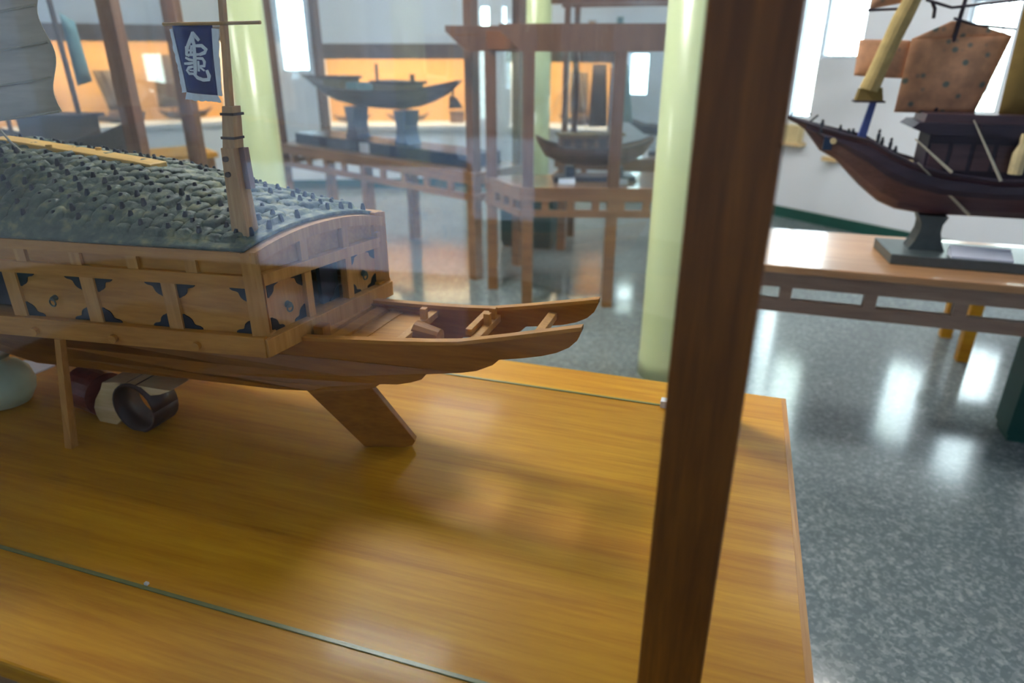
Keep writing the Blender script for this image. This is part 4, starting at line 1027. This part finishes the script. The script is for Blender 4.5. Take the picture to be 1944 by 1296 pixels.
# ---- models standing in the lit recesses -------------------------------
def niche_boat(S, u, z0, L, label, sails, m='boatdark', d=.32):
    p = S.p(u, d, 0); rz = math.atan2(S.r.y, S.r.x)
    t = thing('model_boat', label, 'model ship', (p.x, p.y, z0), rz)
    h = L*.16
    hull([(-L/2, h*1.35, h*1.25, .01), (-L*.36, h*1.05, h*.4, L*.08), (0, h*.9, 0, L*.11), (L*.36, h*1.05, h*.4, L*.08), (L/2, h*1.45, h*1.35, .01)], M[m], t)
    lbox(-L*.16, L*.2, -L*.06, L*.06, h*.8, h*1.5, 'cabin', M['brownboat'], t)
    for k, (x, w, hh, tilt) in enumerate(sails):
        ltube([(x*L, 0, h*.8), (x*L+tilt*hh, 0, h*.8+hh)], .007, 'mast', M['boatdark'], t)
        cloth((x*L-w/2, .012, h*1.6), (x*L+w/2, .012, h*1.6), (x*L+w/2+tilt*hh, .012, h*.8+hh), (x*L-w/2+tilt*hh, .012, h*.8+hh), M['brownsail'], t, 'sail', .01, 5)
    return t
for S, u0, u1, z0, z1, nm in niches:
    if nm == 'wall_back_left':
        niche_boat(S, -.55, z0, .5, 'model boat with one tilted brown sail at the left of the left lit recess', [(-.1, .16, .5, -.1), (.25, .10, .36, -.1)])
        niche_boat(S, .12, z0, .5, 'model boat with a tall tilted sail in the middle of the left lit recess', [(.05, .17, .46, -.18)])
        niche_boat(S, .80, z0, .55, 'model boat with a wide sail at the right of the left lit recess', [(-.25, .26, .60, .05)])
    elif nm == 'wall_back':
        niche_boat(S, -.30, z0, .45, 'low brown model boat at the left of the back lit recess', [], 'brownboat')
        niche_boat(S, .35, z0, .5, 'low brown model boat in the middle of the back lit recess', [], 'brownboat')
        p = S.p(.93, .3, 0)
        t = thing('wooden_box', 'small brown wooden box at the right of the back lit recess', 'box', (p.x, p.y, z0), math.atan2(S.r.y, S.r.x))
        lbox(-.085, .085, -.05, .05, 0, .11, 'box_body', M['brownboat'], t); lbox(-.09, .09, -.055, .055, .11, .125, 'lid', M['boatgrey'], t)
    else:
        niche_boat(S, -.5, z0, .5, 'model boat with brown sails in the recess behind the middle cabinet', [(-.05, .2, .5, .0)])
# wooden gate-like rack standing before the back recess
S = Seg(112.4)
p = S.p(-.30, -.30, 0)
# small pictures on the back right wall
S2_ = Seg(82.4)
for u, z, w, h, m, lb_ in ((-.28, 1.72, .09, .12, 'sailorange', 'small orange picture on the wall above the recess'), (.02, 1.76, .08, .10, 'tealsail', 'small blue-grey picture on the back wall')):
    t = thing('picture', lb_, 'picture', tuple(S2_.p(u, 0, z)))
    b = MB(); S2_.box(b, u-w/2, u+w/2, -.02, -.001, z-h/2, z+h/2); b.build('picture_frame', M['winframe'], t)
    b = MB(); S2_.box(b, u-w/2+.01, u+w/2-.01, -.022, -.02, z-h/2+.01, z+h/2-.01); b.build('print', M[m], t)
# wooden pieces fixed low on the right wall behind the junk bow
S3_ = Seg(52.4)
t = thing('wall_shelf', 'pale wooden wall shelf behind the bow of the dark junk', 'shelf', tuple(S3_.p(-.86, 0, .80)))
b = MB(); S3_.box(b, -1.15, -.74, -.10, 0, .68, .71); b.build('shelf_board', M['cream'], t)
b = MB(); S3_.box(b, -1.12, -.78, -.08, 0, .71, .86); b.build('shelf_box', M['straw'], t)
t = thing('wall_bracket', 'small pale wooden wall bracket below the junk bow', 'shelf', tuple(S3_.p(-.42, 0, .60)))
b = MB(); S3_.box(b, -.52, -.38, -.07, 0, .585, .62); b.build('bracket_board', M['cream'], t)

# dark rug added out of view to keep floor reflections off the glass
rg = thing('entrance_rug', 'charcoal rug on the floor between the glass door and the foreground case', 'rug', (-1.2, -1.1, 0))
MB().box(-3.6, .3, -2.0, -.05, 0, .008).build('rug_pile', M['rug'], rg)
# ------------------------------------------------------------------ light
w = bpy.data.worlds.new('sky'); SC.world = w; w.use_nodes = True
nt = w.node_tree; bg = nt.nodes['Background']
tc = nd(nt, 'ShaderNodeTexCoord'); nz = nd(nt, 'ShaderNodeTexNoise'); nz.inputs['Scale'].default_value = 14; nz.inputs['Detail'].default_value = 4
nt.links.new(tc.outputs['Generated'], nz.inputs['Vector'])
rp_ = nd(nt, 'ShaderNodeValToRGB'); e = rp_.color_ramp.elements
e[0].position = .42; e[0].color = (.70, .84, .78, 1); e[1].position = .55; e[1].color = (.78, .89, 1, 1)
nt.links.new(nz.outputs['Fac'], rp_.inputs['Fac']); nt.links.new(rp_.outputs['Color'], bg.inputs['Color'])
bg.inputs['Strength'].default_value = 12.0

# ------------------------------------------------------------------ camera
cd = bpy.data.cameras.new('camera'); cam = bpy.data.objects.new('camera', cd); COL.objects.link(cam)
cd.sensor_width = 36; cd.sensor_fit = 'HORIZONTAL'; cd.lens = 36*1283/1944; cd.clip_start = .05
P_, Y_ = R(23.35), R(18)
f_ = Vector((-math.sin(Y_)*math.cos(P_), math.cos(Y_)*math.cos(P_), -math.sin(P_))); r_ = Vector((math.cos(Y_), math.sin(Y_), 0)); u2 = r_.cross(f_)
cam.matrix_world = Matrix(((r_.x, u2.x, -f_.x, 0), (r_.y, u2.y, -f_.y, 0), (r_.z, u2.z, -f_.z, 1.5), (0, 0, 0, 1)))
cd.dof.use_dof = True; cd.dof.focus_distance = 1.15; cd.dof.aperture_fstop = 2.6
SC.camera = cam
SC.cycles.transparent_max_bounces = 48
SC.view_settings.view_transform = 'Standard'; SC.view_settings.look = 'None'; SC.view_settings.gamma = 1; SC.view_settings.use_curve_mapping = False
SC.view_settings.exposure = .34
